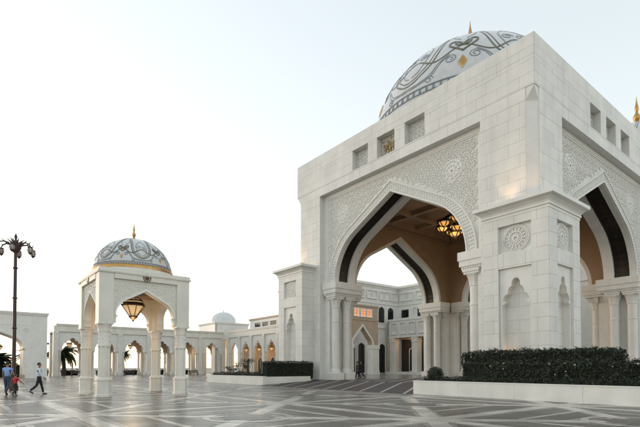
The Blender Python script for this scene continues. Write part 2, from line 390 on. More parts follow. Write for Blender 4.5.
def tiled_dome(parent, c, R, zc, sq, finial, seg=64, gold_ring=False, lon0=209, wm=1.0):
    f = (c, R, zc, sq); k_ = R/9.2*wm
    b = MB(); b.lathe([(R*math.cos(R_(a)), zc+R*sq*math.sin(R_(a))) for a in [x*3 for x in range(30)]]+[(.02, zc+R*sq)], seg, c)
    d = b.build('dome', 'dome', parent, smooth=True)
    half = [(0,15.5),(4,16.3),(8,19.0),(11,21.4),(13.3,24.6),(15.2,31),(16.6,38),(17.8,45),(19.2,52),(22,60),(27,66),(34,69)]
    def smooth_pts(c):          # Catmull-Rom through the control points
        out = []
        for i in range(len(c)-1):
            p0, p1, p2, p3 = c[max(i-1,0)], c[i], c[i+1], c[min(i+2,len(c)-1)]
            for q in range(4):
                t = q/4; out.append(tuple(.5*(2*p1[a]+(p2[a]-p0[a])*t+(2*p0[a]-5*p1[a]+4*p2[a]-p3[a])*t*t+(3*p1[a]-p0[a]-3*p2[a]+p3[a])*t**3) for a in (0,1)))
        return out+[c[-1]]
    hs_ = smooth_pts(half)
    for s in range(6):
        cl = lon0+60*s; bl = cl+30
        for sc_, up, wd in ((1, 0, .13), (.86, 2.1, .085)):       # looping double ribbons between the lozenges
            pts = [(bl-v*sc_, la+up) for v, la in reversed(hs_)]+[(bl+v*sc_, la+up) for v, la in hs_[1:]]
            b = MB(); dome_strip(b, f, pts, wd*k_, .015*k_); b.build('ribbon', 'domeband', d)
        b = MB(); dome_strip(b, f, [(cl-30+60*k/40, 27.8+3.8*math.cos(4*math.pi*k/40)) for k in range(41)], .14*k_, .02*k_); b.build('ribbon', 'domeband', d)
        b = MB()                                       # thin scrolls
        for sg in (-1, 1):
            dome_strip(b, f, spiral(cl+sg*6.5, 22, 3.0, 1.5, sg, math.pi/2, 1.1), .07*k_, .02*k_)
            for o_ in (0, 1.3):
                dome_strip(b, f, smooth_pts([(cl+sg*(6.5+o_*.3), 25+o_), (cl+sg*(11+o_), 22), (cl+sg*(16+o_), 15+o_*.5), (cl+sg*(23+o_), 12.5+o_*.6), (cl+sg*30, 12+o_)]), .07*k_, .02*k_)
            dome_strip(b, f, smooth_pts([(bl+sg*1, 20.5), (bl+sg*5, 23), (bl+sg*8, 30), (bl+sg*9, 40), (bl+sg*4, 48), (bl, 52)]), .08*k_, .02*k_)
            dome_strip(b, f, spiral(bl+sg*4.5, 36, 3.4, 1.4, -sg, 0, 1.2), .07*k_, .02*k_)
            dome_strip(b, f, smooth_pts([(cl+sg*2, 40), (cl+sg*8, 47), (cl+sg*7, 56), (cl+sg*1, 60)]), .08*k_, .02*k_)
            dome_strip(b, f, spiral(cl+sg*17, 10.6+2.2, 2.2, 1.3, -sg, 0, 1.1), .06*k_, .02*k_)
        stuff(b.build('scroll', 'domeline', d))
        b = MB()                                       # gold lozenge
        P = [dome_pt(*f, R_(cl+x), R_(17.8+y), .03*k_) for x, y in ((0,4.7),(-2.3,0),(0,-4.7),(2.3,0))]
        Q = [dome_pt(*f, R_(cl+x), R_(17.8+y), .08*k_) for x, y in ((0,3.6),(-1.7,0),(0,-3.6),(1.7,0))]
        b.face(Q)
        for k in range(4): b.face([P[k], P[(k+1)%4], Q[(k+1)%4], Q[k]])
        b.build('lozenge', 'gold', d)
        b = MB()                                       # heart-shaped knot above it
        for sg in (-1, 1): dome_strip(b, f, smooth_pts([(cl-sg*.6, 26), (cl+sg*4, 30), (cl+sg*8, 34), (cl+sg*7.6, 37.5), (cl+sg*4.6, 37.5), (cl+sg*4.4, 34.5), (cl+sg*1, 32), (cl-sg*3.4, 37)]), .15*k_, .045*k_)
        b.build('knot', 'domeband', d)
    b = MB()
    for k in range(96):                                # dentil course round the foot of the dome
        lo = k*3.75; dome_strip(b, f, [(lo, 6.9), (lo, 8.9)], .3*k_, .05*k_)
    dome_strip(b, f, [(x*3, 9.5) for x in range(121)], .09*k_, .05*k_); dome_strip(b, f, [(x*3, 6.3) for x in range(121)], .09*k_, .05*k_)
    stuff(b.build('dentil_course', 'domeline', d))
    zt = zc+R*sq; h = finial
    b = MB(); b.lathe([(.16*h,zt-.05*h),(.13*h,zt+.06*h),(.05*h,zt+.12*h),(.10*h,zt+.22*h),(.115*h,zt+.30*h),(.06*h,zt+.40*h),(.035*h,zt+.46*h),(.065*h,zt+.54*h),(.055*h,zt+.64*h),(.02*h,zt+.82*h),(.003*h,zt+h)], 14, c)
    b.build('finial', 'gold', d, smooth=True)
    if gold_ring:
        b = MB(); b.lathe([(R*1.0,zc-.02),(R*1.035,zc+.02),(R*1.035,zc+.13),(R*1.01,zc+.2),(R*.985,zc+.22)], 48, c, cap=False); b.build('gilded_ring', 'gold', d, smooth=True)
    return d

# ------------------------------------------------------------------ the great gate
A = 11.78; ZT = 21.18; ZP = 17.32; H = .771; HW, ZS, ZA = 6.75, 9.2, 15.4
gate = thing('monumental_gate', 'huge white stone gate with pointed arches and a mosaic dome, on a terrace', 'gate')
rots = [k*math.pi/2 for k in range(4)]
SQ = [(-3.81,-1.95),(-.93,.93),(1.95,3.81)]; SZ0, SZ1 = 18.2, 19.9
# per-face zones of plain ashlar: (s0,s1,z0,z1)
top = [(-A+.55,A-.55,ZP,18.08),(-A,A,18.08,SZ0),(-A,SQ[0][0],SZ0,SZ1),(SQ[0][1],SQ[1][0],SZ0,SZ1),(SQ[1][1],SQ[2][0],SZ0,SZ1),(SQ[2][1],A,SZ0,SZ1),(-A,A,SZ1,ZT)]
sides = [(-A+.55,-8.25,.36,ZP),(8.25,A-.55,.36,ZP)]
wall = MB()
for s0, s1, z0, z1 in top: wall.box(-A+.03, -8.78, max(s0,-8.78), min(s1,8.78), z0, z1)
for sg in (-1, 1): wall.box(-A+.03, -8.78, *sorted((sg*8.25, sg*8.78)), .3, ZP)
for s0, s1 in SQ: wall.box(-A+.55, -8.78, s0, s1, SZ0, SZ1)
wall = wall.mesh('wall'); wall.materials.append(M['core'])
# layered arch: carved panel plane at d=.6
full = arch_full(HW, ZS, ZA); fullD = arch_full(HW+.22, ZS, ZA+.25)
p1 = MB(); arch_wall(p1, full, -8.25, 8.25, ZS, ZP, -A+.6, -A+1.0)
p2 = MB(); arch_wall(p2, fullD, -8.25, 8.25, ZS, ZP, -A+1.0, -A+2.2)
p3 = MB(); arch_wall(p3, full, -8.25, 8.25, ZS, ZP, -A+2.2, -A+3.0)
p4 = MB()
p4.box(-A+.6, -A+2.99, 7.62, 8.25, .3, 8.25)
lin = MB(); fl = arch_full(HW+.35, ZS, ZA+.4); arch_wall(lin, fl, -8.72, 8.72, ZS, 17.2, -A+3.0, -A+3.06)
lin.box(-A+3.06, -A+3.6, -8.1, 8.1, 16.55, 17.2); lin.box(-A+3.06, -A+3.2, -8.7, 8.7, 16.2, 16.32)
low = MB()
low.box(-A+3.0, -A+3.05, 7.75, 8.72, .3, 8.25)
inl = MB()      # lozenge inlay running along the dark soffit
for y, z, ty, tz in along(arch_full(HW+.215, ZS, ZA+.242), .62):
    t = Vector((0, ty, tz)); nr = Vector((0, tz, -ty))*-.006; c0 = Vector((-A+1.6, y, z))
    nr = nr if (Vector((0, 0, ZS))-Vector((0, y, z))).dot(nr) > 0 else -nr
    for r0, r1 in ((.34, .28), (.15, .0)):
        q = [c0+nr+d_ for d_ in (t*r0*.8, Vector((r0,0,0)), -t*r0*.8, Vector((-r0,0,0)))]; q2 = [c0+nr+d_ for d_ in (t*r1*.8, Vector((r1,0,0)), -t*r1*.8, Vector((-r1,0,0)))]
        if r1 == 0: inl.face(q)
        else:
            for k in range(4): inl.face([q[k], q[(k+1)%4], q2[(k+1)%4], q2[k]])
# the carved band that follows the arch
o1 = arch_full(HW+.04, ZS, ZA+.03); o2 = arch_full(HW+.14, ZS, ZA+.14); o3 = arch_full(HW+.78, ZS, ZA+.82); o4 = arch_full(HW+.88, ZS, ZA+.93)
band = MB(); arch_ring(band, o2, o3, -A+.555, -A+.62)
edge = MB(); arch_ring(edge, o1, o2, -A+.48, -A+.62); arch_ring(edge, o3, o4, -A+.48, -A+.62)
mid = arch_full(HW+.46, ZS, ZA+.48)
# beads in the band, in three rows
bead = MB()
for rr, st in ((.28, .26), (.46, .26), (.64, .26)):
    for y, z, ty, tz in along(arch_full(HW+rr, ZS, ZA+rr*1.05), st):
        c = Vector((-A+.55, y, z)); t = Vector((0, ty, tz))*.085; nn_ = Vector((0, -tz, ty))*.07; x = Vector((-.05, 0, 0))
        if rr == .46: t, nn_ = (t+nn_)*.8, (nn_-t)*.8
        q = [c+t, c+nn_, c-t, c-nn_]; ap = c+x
        q2 = [c+x+t*.6, c+x+nn_*.6, c+x-t*.6, c+x-nn_*.6]
        bead.face(q2[::-1])
        for k in range(4): bead.face([q[k], q[(k+1)%4], q2[(k+1)%4], q2[k]])
# arabesque relief covering the spandrels: scrolls with leaves, each a raised ribbon
def ribbon(mb, pts, wd, x0, x1):
    P = [Vector((0, y, z)) for y, z in pts]; i = len(mb.v); n_ = len(P)
    for k, p in enumerate(P):
        t = (P[min(k+1,n_-1)]-P[max(k-1,0)]).normalized(); s_ = Vector((0, -t.z, t.y))*wd/2*(1-.55*k/n_)
        mb.v += [(x1, *(p-s_).yz), (x0, *(p-s_*.75).yz), (x0, *(p+s_*.75).yz), (x1, *(p+s_).yz)]
    for k in range(n_-1):
        a = i+4*k
        for q in range(3): mb.f.append((a+q, a+q+4, a+q+5, a+q+1)); mb.m.append(0)
def arch_z(pts, y):
    for (ya, za), (yb, zb) in zip(pts, pts[1:]):
        if yb <= y <= ya: return za+(zb-za)*(ya-y)/(ya-yb+1e-9)
    return 0
rel = MB(); rnd = random.Random(3); pitch = .34
XP0, XP1 = -A+.555, -A+.605
ny = int(7.6*2/pitch)
for iy in range(-23, 24):
    for iz in range(0, 25):
        y = iy*pitch+(pitch/2 if iz % 2 else 0); z = 9.5+iz*pitch*.92
        if abs(y) > 7.55 or z > 16.75: continue
        za = max(arch_z(o4, y), arch_z(o4, y+.22 if y < 0 else y-.22)) if abs(y) < HW+.88 else 0
        if z < za+.17: continue
        if math.hypot(abs(y)-5.7, z-15.1) < .82: continue
        my = 1 if y >= 0 else -1; sg = (1 if (abs(iy)+iz) % 2 else -1)*my; a0 = math.pi/2*(iz % 4)+(math.pi if abs(iy) % 2 else 0); a0 = a0 if my > 0 else math.pi-a0
        ribbon(rel, [(y+.16*(1-.8*t)*math.cos(a0+sg*8.5*t), z+.16*(1-.8*t)*math.sin(a0+sg*8.5*t)) for t in [k/11 for k in range(12)]], .062, XP0, XP1)
        for q in range(3):
            a = a0+2.1*q+1; r1, r2 = .14, .25
            ribbon(rel, [(y+r1*math.cos(a), z+r1*math.sin(a)), (y+.19*math.cos(a+.25*sg), z+.19*math.sin(a+.25*sg)), (y+r2*math.cos(a+.1*sg), z+r2*math.sin(a+.1*sg))], .09, XP0, XP1)
ros = MB()
for sg in (1,):
    for r in (.74, .48): ribbon(ros, [(sg*5.7+r*math.cos(t), 15.1+r*math.sin(t)) for t in [2*math.pi*k/28 for k in range(29)]], .14, XP0, XP1)
    for k in range(10):
        a = 2*math.pi*k/10; ribbon(ros, [(sg*5.7+r*math.cos(a+d), 15.1+r*math.sin(a+d)) for r, d in ((.1,0),(.26,.12),(.45,0),(.66,.15))], .13, XP0, XP1)
frame = MB()
for a, b_, z0, z1 in ((-8.25,8.25,17.0,ZP),(-8.25,-7.85,ZS,17.0),(7.85,8.25,ZS,17.0)): frame.box(-A+.5, -A+.602, a, b_, z0, z1)
frame2 = MB()
for a, b_, z0, z1 in ((-7.85,7.85,16.9,17.0),(-7.85,-7.75,ZS,16.9),(7.75,7.85,ZS,16.9)): frame2.box(-A+.54, -A+.6, a, b_, z0, z1)
# square screens above the arch
scr = MB(); rs = random.Random(5)
for s0, s1 in SQ:
    cy = (s0+s1)/2
    for iy in range(5):
        for iz in range(5):
            y = s0+.2+iy*.365; z = SZ0+.16+iz*.345; a0 = (iy+iz)*1.3; sg = 1 if (iy+iz) % 2 else -1
            ribbon(scr, [(y+.16*(1-.75*t)*math.cos(a0+sg*7.5*t), z+.16*(1-.75*t)*math.sin(a0+sg*7.5*t)) for t in [k/12 for k in range(13)]], .07, -A+.48, -A+.551)
def mesh_of(mb, name, m, smooth=False): me = mb.mesh(name, smooth); me.materials.append(M[m]); return me
parts = [('wall', wall), ('arch_front', mesh_of(p1,'arch_front','carve_back')), ('dark_soffit', mesh_of(p2,'dark_soffit','bronze_dark')), ('arch_back', mesh_of(p3,'arch_back','smooth')),
 ('interior_lining', mesh_of(lin,'interior_lining','tan')), ('arch_band', mesh_of(band,'arch_band','carve_back')), ('arch_moulding', mesh_of(edge,'arch_moulding','smooth')),
 ('panel_frame', mesh_of(frame,'panel_frame','smooth')), ('panel_bead', mesh_of(frame2,'panel_bead','carve'))]
halves = [('jamb', mesh_of(p4,'jamb','smooth')), ('lower_lining', mesh_of(low,'lower_lining','smooth')), ('rosette', mesh_of(ros,'rosette','carve'))]
sparts0 = [('soffit_inlay', mesh_of(inl, 'soffit_inlay', 'bronze'))]
sparts = [('arabesque_relief', mesh_of(rel,'arabesque_relief','carve')), ('band_carving', mesh_of(bead,'band_carving','carve')), ('screen_carving', mesh_of(scr,'screen_carving','carve'))]
for k, rz in enumerate(rots):
    for nme, me in parts: link(nme, me, gate, rz=rz)
    stuff(link('soffit_inlay', sparts0[0][1], gate, rz=rz))
    if k in (0, 1):
        for nme, me in sparts: stuff(link(nme, me, gate, rz=rz))
# crest on the middle screen of the front: a small gilded bird-and-shield mark
b = MB(); xx = -A+.42
ribbon(b, [(.17*math.cos(t), 18.98+.24*math.sin(t)) for t in [2*math.pi*k/16 for k in range(17)]], .09, xx, xx+.12)
ribbon(b, [(0, 18.8), (0, 19.0), (0, 19.2)], .26, xx+.03, xx+.12); ribbon(b, [(0, 19.2), (.03, 19.36), (.1, 19.46), (.2, 19.44)], .14, xx, xx+.12)
for sg in (-1, 1):
    for q in range(6): ribbon(b, [(sg*.16, 18.86+.05*q), (sg*(.34+.03*q), 18.95+.07*q), (sg*(.42+.035*q), 18.62+.13*q)], .085, xx, xx+.12)
    ribbon(b, [(sg*.04, 18.75), (sg*.16, 18.55), (sg*.3, 18.42)], .12, xx, xx+.12)
b.build('crest', 'oldgold', gate)
b = MB(); b.box(-A+.535, -A+.552, -.92, .92, SZ0+.01, SZ1-.01); b.build('crest_panel', 'warmstone', gate)
# four corner piers, chamfered below the pyramid stops
pier = MB(); c_ = .55; i0 = -8.78; a = A-.03
pier.prism([(-a,-a+c_),(-a+c_,-a),(i0,-a),(i0,i0),(-a,i0)], .3, 17.3)
pier.prism([(-a,-a),(i0,-a),(i0,i0),(-a,i0)], 18.05, ZT)
pier.v += [(-a,-a+c_,17.3),(-a+c_,-a,17.3),(-a,-a,18.05),(i0,-a,17.3),(i0,-a,18.05),(-a,i0,17.3),(-a,i0,18.05)]; z_ = len(pier.v)-7
pier.f += [(z_,z_+1,z_+2),(z_+1,z_+3,z_+4,z_+2),(z_+5,z_,z_+2,z_+6)]; pier.m += [0]*3
pier = mesh_of(pier, 'corner_pier', 'smooth')
for rz in rots: link('corner_pier', pier, gate, rz=rz)
lin2 = MB()    # inner corner lining, tan above the imposts
b = MB(); b.box(-8.78, 8.78, -8.78, 8.78, 17.2, 17.5)
for q in (-5.6, -2.0, 2.0, 5.6):
    b.box(q-.25, q+.25, -8.7, 8.7, 16.75, 17.2); b.box(-8.7, 8.7, q-.25, q+.25, 16.752, 17.2)
b.build('coffered_ceiling', 'tan', gate)
# jamb columns, imposts and capitals, eight clusters
shaft = MB(); shaft.lathe([(.37,1.35),(.37,5.6),(.40,5.62),(.40,5.72),(.365,5.74),(.365,6.9)], 20)
capt = MB(); capt.lathe([(.38,6.9),(.42,6.95),(.40,7.02),(.43,7.25),(.50,7.5),(.62,7.72)], 16, star=lambda k: 1 if k % 2 else .9)
capt.box(-.56,.56,-.56,.56,7.7,7.86); capt.box(-.62,.62,-.62,.62,7.86,8.02)
base = MB(); base.sqlathe([(.56,.36),(.56,.95),(.5,1.0)]); base.lathe([(.5,1.0),(.52,1.06),(.46,1.14),(.48,1.2),(.42,1.28),(.38,1.35)], 20)
shaft, capt, base = mesh_of(shaft,'shaft','smooth',True), mesh_of(capt,'capital','smooth'), mesh_of(base,'column_base','smooth')
muq = MB()   # small scalloped consoles stepping out under the impost
for i in range(7):
    x = -10.95+i*.38
    for l, (o, z0, z1) in enumerate(((.10,7.45,7.62),(.22,7.62,7.82),(.36,7.82,8.02))): muq.box(x-.15+.02*l, x+.15-.02*l, 7.62-o, 7.64, z0, z1)
muq = mesh_of(muq, 'console_row', 'smooth')
imp = MB(); imp.box(-11.42,-8.42,6.52,8.2,8.02,8.22); imp.box(-11.5,-8.34,6.4,8.2,8.22,8.62); imp.box(-11.56,-8.28,6.32,8.2,8.62,9.2)
imp = mesh_of(imp, 'impost', 'smooth')
dent = MB()
for i in range(9): dent.box(-11.48, -11.42, 6.6+i*.18, 6.7+i*.18, 8.08, 8.18)
for i in range(14): dent.box(-11.2+i*.2, -11.1+i*.2, 6.46, 6.52, 8.08, 8.18)
dent = mesh_of(dent, 'dentils', 'smooth')
mirror = Matrix.Scale(-1, 4, Vector((0,1,0)))
for k, rz in enumerate(rots):
    for sg in (1, -1):
        m_ = Matrix.Rotation(rz, 4, 'Z') @ (mirror if sg < 0 else Matrix.Identity(4))
        for nme, me in [('impost', imp), ('dentil_row', dent), ('console_row', muq)]+halves:
            o = link(nme, me, gate); o.matrix_local = m_
            if nme in ('dentil_row', 'console_row'): stuff(o)
        for x in (-10.8, -9.45):
            col = link('column', shaft, gate); col.location = Matrix.Rotation(rz, 4, 'Z') @ Vector((x, sg*7.2, 0)); col.rotation_euler.z = rz
            link('capital', capt, col); link('column_base', base, col)
# string course on the plain wall beside the imposts
b = MB()
for rz in (0,): 
    pass
sc_m = MB()
sc_m.box(-A-.02, -A+.1, 8.2, 9.3, 8.18, 8.4)
sc_m = mesh_of(sc_m, 'string_course', 'smooth')
for rz in rots[:2]:
    for sg in (1, -1): o = link('string_course', sc_m, gate); o.matrix_local = Matrix.Rotation(rz, 4, 'Z') @ (mirror if sg < 0 else Matrix.Identity(4))
# corner buttresses
BW = 3.89; BO = 13.11; BC = BO-BW/2; ZC = 10.98
ROS = (-.99,.99,8.1,9.68); NIC = (-.97,.97,1.3,7.2)
bz = [(-BW/2,BW/2,.0,1.3),(-BW/2,-.99,1.3,10.2),(.99,BW/2,1.3,10.2),(-.99,.99,7.2,8.1),(-.99,.99,9.68,10.2)]
h_ = BW/2-.03; but = MB(); but.box(-h_+.55, h_, -h_+.55, h_, 0, 10.2)
for s0, s1, z0, z1 in bz:
    but.box(-h_, -h_+.55, max(s0,-h_), min(s1,h_), z0, z1)
    but.box(max(s0,-h_+.55), min(s1,h_), -h_, -h_+.55, z0, z1)
but.box(-h_+.19, -h_+.55, -.99, .99, 8.1, 9.68); but.box(-.99, .99, -h_+.19, -h_+.55, 8.1, 9.68)
but = mesh_of(but, 'buttress', 'smooth')
cor = MB(); cor.sqlathe([(BW/2+.04,10.15),(BW/2+.04,10.3),(BW/2+.10,10.32),(BW/2+.10,10.42),(BW/2+.07,10.44),(BW/2+.13,10.55),(BW/2+.26,10.68),(BW/2+.43,10.76),(BW/2+.45,10.78),(BW/2+.45,ZC),(BW/2-.2,ZC+.02)]); cor = mesh_of(cor, 'cornice', 'smooth')
# niche head with a scalloped arch, and rosette, in a face frame (normal -x, y along)
nh = [(.82,5.05),(.81,5.3),(.75,5.52),(.64,5.67),(.5,5.72),(.49,5.8),(.46,5.97),(.38,6.1),(.27,6.16),(.262,6.22),(.24,6.42),(.15,6.57),(0,6.63)]; nfull = nh+[(-y, z) for y, z in reversed(nh[:-1])]; nich = MB(); arch_wall(nich, nfull, -.97, .97, 1.3, 7.2, -BW/2+.12, -BW/2+.56)
nich = mesh_of(nich, 'niche_arch', 'smooth')
cb = MB()
for sg in (-1, 1):
    for (o, z0, z1) in ((.0,4.95,5.1),(.1,5.1,5.2),(.18,5.2,5.3)): cb.box(-BW/2+.1, -BW/2+.35, *sorted((sg*(.8-o), sg*.82)), z0, z1)
cb = mesh_of(cb, 'niche_corbel', 'smooth')
rsm = MB(); xa, xb = -BW/2+.15, -BW/2+.23
for r in (.76, .68, .40, .14): ribbon(rsm, [(r*math.cos(t), 8.88+r*math.sin(t)) for t in [2*math.pi*k/32 for k in range(33)]], .09, xa-.02, xb)
for k in range(16):
    t = 2*math.pi*k/16; ribbon(rsm, [(r*math.cos(t+d), 8.88+r*math.sin(t+d)) for r, d in ((.14,0),(.28,.1),(.45,0),(.66,.0))], .085, xa, xb)
    ribbon(rsm, [(.54*math.cos(t+.2)+.08*math.cos(u), 8.88+.54*math.sin(t+.2)+.08*math.sin(u)) for u in [x for x in range(7)]], .05, xa, xb)
rsm = mesh_of(rsm, 'carved_rosette', 'carve')
upl = MB(); upl.box(-.16,.16,-.1,.1,0,.1); upl.box(-.12,.12,-.07,.07,.1,.14); upl = mesh_of(upl, 'uplight', 'bronze')
for k, rz in enumerate(rots):
    t = link('buttress', but, gate); cc = Matrix.Rotation(rz, 3, 'Z') @ Vector((-BC, -BC, 0)); t.location = cc; t.rotation_euler.z = rz
    link('cornice', cor, t)
    for fr in (0, math.pi/2):
        for nme, me in (('niche_arch', nich), ('niche_corbel', cb), ('carved_rosette', rsm)): link(nme, me, t, rz=fr)
    if k == 0: near_but = t
    if k == 3: left_but = t
# ashlar facing
for fi, rz in ((0, 0), (1, math.pi/2)): ashlar(gate, top+sides, H, 1.45, -A, rz, seed=fi)
cc = near_but
def but_ash(o, rzs, plain=()):
    for fr in rzs: 
        n0 = len(BLOCKS); ashlar(o, [(z[0], z[1], max(z[2], .36), z[3]) if z[2] < .36 else z for z in bz], H, 1.3, -BW/2, fr, seed=int(fr*10)+5)
    for fr in rzs: ashlar(o, [(-.86, .86, 1.3, 6.9)], H, 1.3, -BW/2+.56, fr, seed=3)
    for fr in plain: ashlar(o, [(-BW/2, BW/2, .36, 10.2)], H, 1.3, -BW/2, fr, seed=9)
but_ash(near_but, (0, math.pi/2)); but_ash(left_but, (0, math.pi/2), (math.pi,))
for sg in (-1, 1):        # plain wall between the buttress and the arch, panel jambs
    pass
bl = []
for rc, par, s, rz in BLOCKS:
    wc = rc if par == gate else (Matrix.Rotation(par.rotation_euler.z, 3, 'Z') @ rc + par.location)
    q = project(wc)
    vis = q and -20 < q[0] < 660 and q[1] > -10
    bl.append((((wc-CAM).length if vis else 1e4) - (0 if s[1] > .5 else -30), rc, par, s, rz))
bl.sort(key=lambda t: t[0])
rest = {}
for k, (d, rc, par, s, rz) in enumerate(bl):
    if k < 300: link('stone_block', UNIT, par, rc, rz, s)
    else: rest.setdefault(par.name, (par, []))[1].append((rc, s, rz))
for nm, (par, lst) in rest.items():
    b = MB()
    for rc, s, rz in lst:
        i = len(b.v); b.box(-s[0]/2, s[0]/2, -s[1]/2, s[1]/2, -s[2]/2, s[2]/2); mr = Matrix.Rotation(rz, 3, 'Z')
        for k in range(i, i+8): b.v[k] = tuple(mr @ Vector(b.v[k]) + rc)
    stuff(b.build('stone_facing', 'stone', par))
# roof, drum and dome
b = MB(); b.box(-8.78, 8.78, -8.78, 8.78, 20.0, 20.3); b.build('roof', 'smooth', gate)
b = MB(); b.lathe([(9.35,20.3),(9.35,21.9),(9.5,22.0),(9.5,22.3),(9.3,22.4),(9.2,22.55)], 64); b.build('drum', 'smooth', gate, smooth=True)
tiled_dome(gate, (0,0), 9.2, 22.5, .95, 3.4)

# uplights on the buttress ledges and in the niches (their glow shows on the stone)
def uplight(name, label, loc, aim, power, rz=0):
    t = link('uplight', upl, None, loc, rz); tag(t, label, 'uplight', 'small uplights on the gate buttresses')
    l = bpy.data.lights.new('spot', 'SPOT'); l.energy = power; l.color = (1, .55, .25); l.spot_size = R_(70); l.spot_blend = .9; l.shadow_soft_size = .05
    o = bpy.data.objects.new('uplight_lamp', l); C.objects.link(o); o.parent = t; o.location = (0, 0, .2)
    d = Matrix.Rotation(-rz, 3, 'Z') @ (Vector(aim)-Vector(loc)); o.rotation_euler = d.to_track_quat('-Z', 'Y').to_euler()
uplight('u', 'small uplight on the near buttress cornice washing the front wall', (-12.9,-10.3,ZC+.02), (-11.75,-10.3,12.6), 9)
uplight('u', 'small uplight on the near buttress cornice by the corner chamfer', (-12.8,-12.3,ZC+.02), (-11.5,-11.5,13.6), 9)
uplight('u', 'small uplight on the far buttress cornice by the hedge block', (-12.9,11.0,ZC+.02), (-11.75,11.0,12.6), 9)
uplight('u', 'small uplight at the foot of the niche facing the ramp side', (-12.80,-10.62,1.32), (-12.56,-10.5,4.0), 8)
uplight('u', 'small uplight at the foot of the niche by the right arch', (-11.6,-12.80,1.32), (-11.7,-12.56,4.0), 8, math.pi/2)

# chandelier in the gate
ch = thing('chandelier', 'large black chandelier of glowing amber bowls hanging inside the great gate', 'chandelier', (0,0,0))
b = MB(); b.tube([(0,0,17.2),(0,0,15.6)], .06); b.lathe([(.1,15.9),(.5,15.6),(.65,15.2),(.35,14.8),(.05,14.6)], 16)
for k in range(10):
    a = 2*math.pi*k/10; p = [(.5*math.cos(a),.5*math.sin(a),15.3),(1.5*math.cos(a),1.5*math.sin(a),15.9),(2.7*math.cos(a),2.7*math.sin(a),15.55)]; b.tube(p, .06, 6)
rr = [(2.7*math.cos(t),2.7*math.sin(t),15.5) for t in [2*math.pi*k/40 for k in range(41)]]; b.tube(rr, .09, 6)
b.build('frame', 'bronze_dark', ch, smooth=True)
cap = MB(); cap.lathe([(.02,.42),(.2,.40),(.5,.26),(.66,.1),(.68,.0),(.6,-.02)], 18, cap=False); cap = mesh_of(cap, 'lamp_cap', 'bronze_dark', True)
bowl = MB(); bowl.lathe([(.46,0),(.42,-.14),(.30,-.26),(.12,-.34),(.01,-.36)], 14, cap=False); bowl = mesh_of(bowl, 'lamp_bowl', 'amber', True)
rib = MB()
for k in range(6):
    a = 2*math.pi*k/6; rib.tube([(.56*math.cos(a),.56*math.sin(a),0),(.46*math.cos(a),.46*math.sin(a),-.16),(.33*math.cos(a),.33*math.sin(a),-.3),(0,0,-.42)], .05, 5)
rib.lathe([(.08,-.5),(.1,-.42),(.02,-.36)], 8); rib = mesh_of(rib, 'lamp_ribs', 'bronze_dark')
for k in range(10):
    for r, z, da in ((2.75, 15.05, 0), (1.75, 14.55, .31)):
        if r < 2 and k % 2: continue
        a = 2*math.pi*k/10+da+.1; o = link('lamp_cap', cap, ch, (r*math.cos(a), r*math.sin(a), z)); link('lamp_bowl', bowl, o); link('lamp_ribs', rib, o)
def lamp(parent, loc, power, size=.3, col=(1, .62, .3)):
    l = bpy.data.lights.new('lamp', 'POINT'); l.energy = power; l.color = col; l.shadow_soft_size = size
    o = bpy.data.objects.new('lamp_light', l); C.objects.link(o); o.parent = parent; o.location = loc
for k in range(4):
    a = .8+k*math.pi/2; lamp(ch, (2.2*math.cos(a), 2.2*math.sin(a), 14.0), 12, .5)

# ------------------------------------------------------------------ domed kiosk
def lantern_mesh():
    fr = MB()
    for r0, r1, z0, z1 in ((.66,.66,.0,.1),(.56,.6,.10,.2),(.5,.54,.26,.34)): fr.lathe([(r0-.08,z0),(r0,z0+.01),(r1,z1-.01),(r1-.08,z1)], 8)
    for k in range(8):
        a = 2*math.pi*k/8; fr.tube([(.62*math.cos(a),.62*math.sin(a),.02),(.22*math.cos(a),.22*math.sin(a),-.56)], .022, 5); fr.tube([(.5*math.cos(a),.5*math.sin(a),.34),(.08*math.cos(a),.08*math.sin(a),.6)], .015, 4)
    fr.lathe([(.24,-.55),(.25,-.62),(.12,-.72),(.05,-.78),(.07,-.84),(.01,-.9)], 8); fr.lathe([(.1,.58),(.08,.66),(.02,.7)], 8)
    gl = MB(); gl.lathe([(.58,-.01),(.2,-.55)], 8, cap=True); gl.lathe([(.5,.19),(.47,.27)], 8)
    return fr.mesh('lantern_frame'), gl.mesh('lantern_glass')
LF, LG = lantern_mesh(); LF.materials.append(M['bronze']); LG.materials.append(M['creamglass'])
def lantern(label, loc, rod, s=1.0, power=0, group=None):
    t = thing('lantern', label, 'lantern', loc, group=group); t.scale = (s, s, s)
    link('frame', LF, t); link('glass', LG, t)
    b = MB(); b.tube([(0,0,.65),(0,0,.65+rod/s)], .02, 5); b.build('rod', 'bronze', t)
    if power: lamp(t, (0,0,-1.15), power, .3)
    return t
KX, KY, KW, KZ = -30.2, 2.03, 4.66, 6.45
kiosk = thing('kiosk', 'small open white kiosk on four columns with a patterned dome', 'kiosk', (KX, KY, 0))
kf = [(1.36,3.95),(1.36,4.12),(1.42,4.13),(1.42,4.22)]+arch_half(1.47, 4.24, 5.42, r=.6); kf = kf+[(-y, z) for y, z in reversed(kf[:-1])]; hk = KW/2
kw_ = MB(); kf = [(min(1.47,y) if y >= 0 else max(-1.47,y), z) for y, z in kf]; arch_wall(kw_, arch_full(1.47, 4.1, 5.42, r=.6), -1.70, 1.70, 3.72, 6.05, -hk+.14, -hk+.5); kw_ = mesh_of(kw_, 'arch_panel', 'cream')
kw2 = MB(); kw2.box(-hk, -hk+.55, -1.6, 1.6, 5.95, 6.22); kw2 = mesh_of(kw2, 'lintel', 'cream')
kbd = MB(); arch_ring(kbd, arch_full(1.49, 4.1, 5.45, r=.6), arch_full(1.57, 4.1, 5.55, r=.6), -hk+.1, -hk+.15); kbd = mesh_of(kbd, 'arch_moulding', 'carve')
kst = MB()
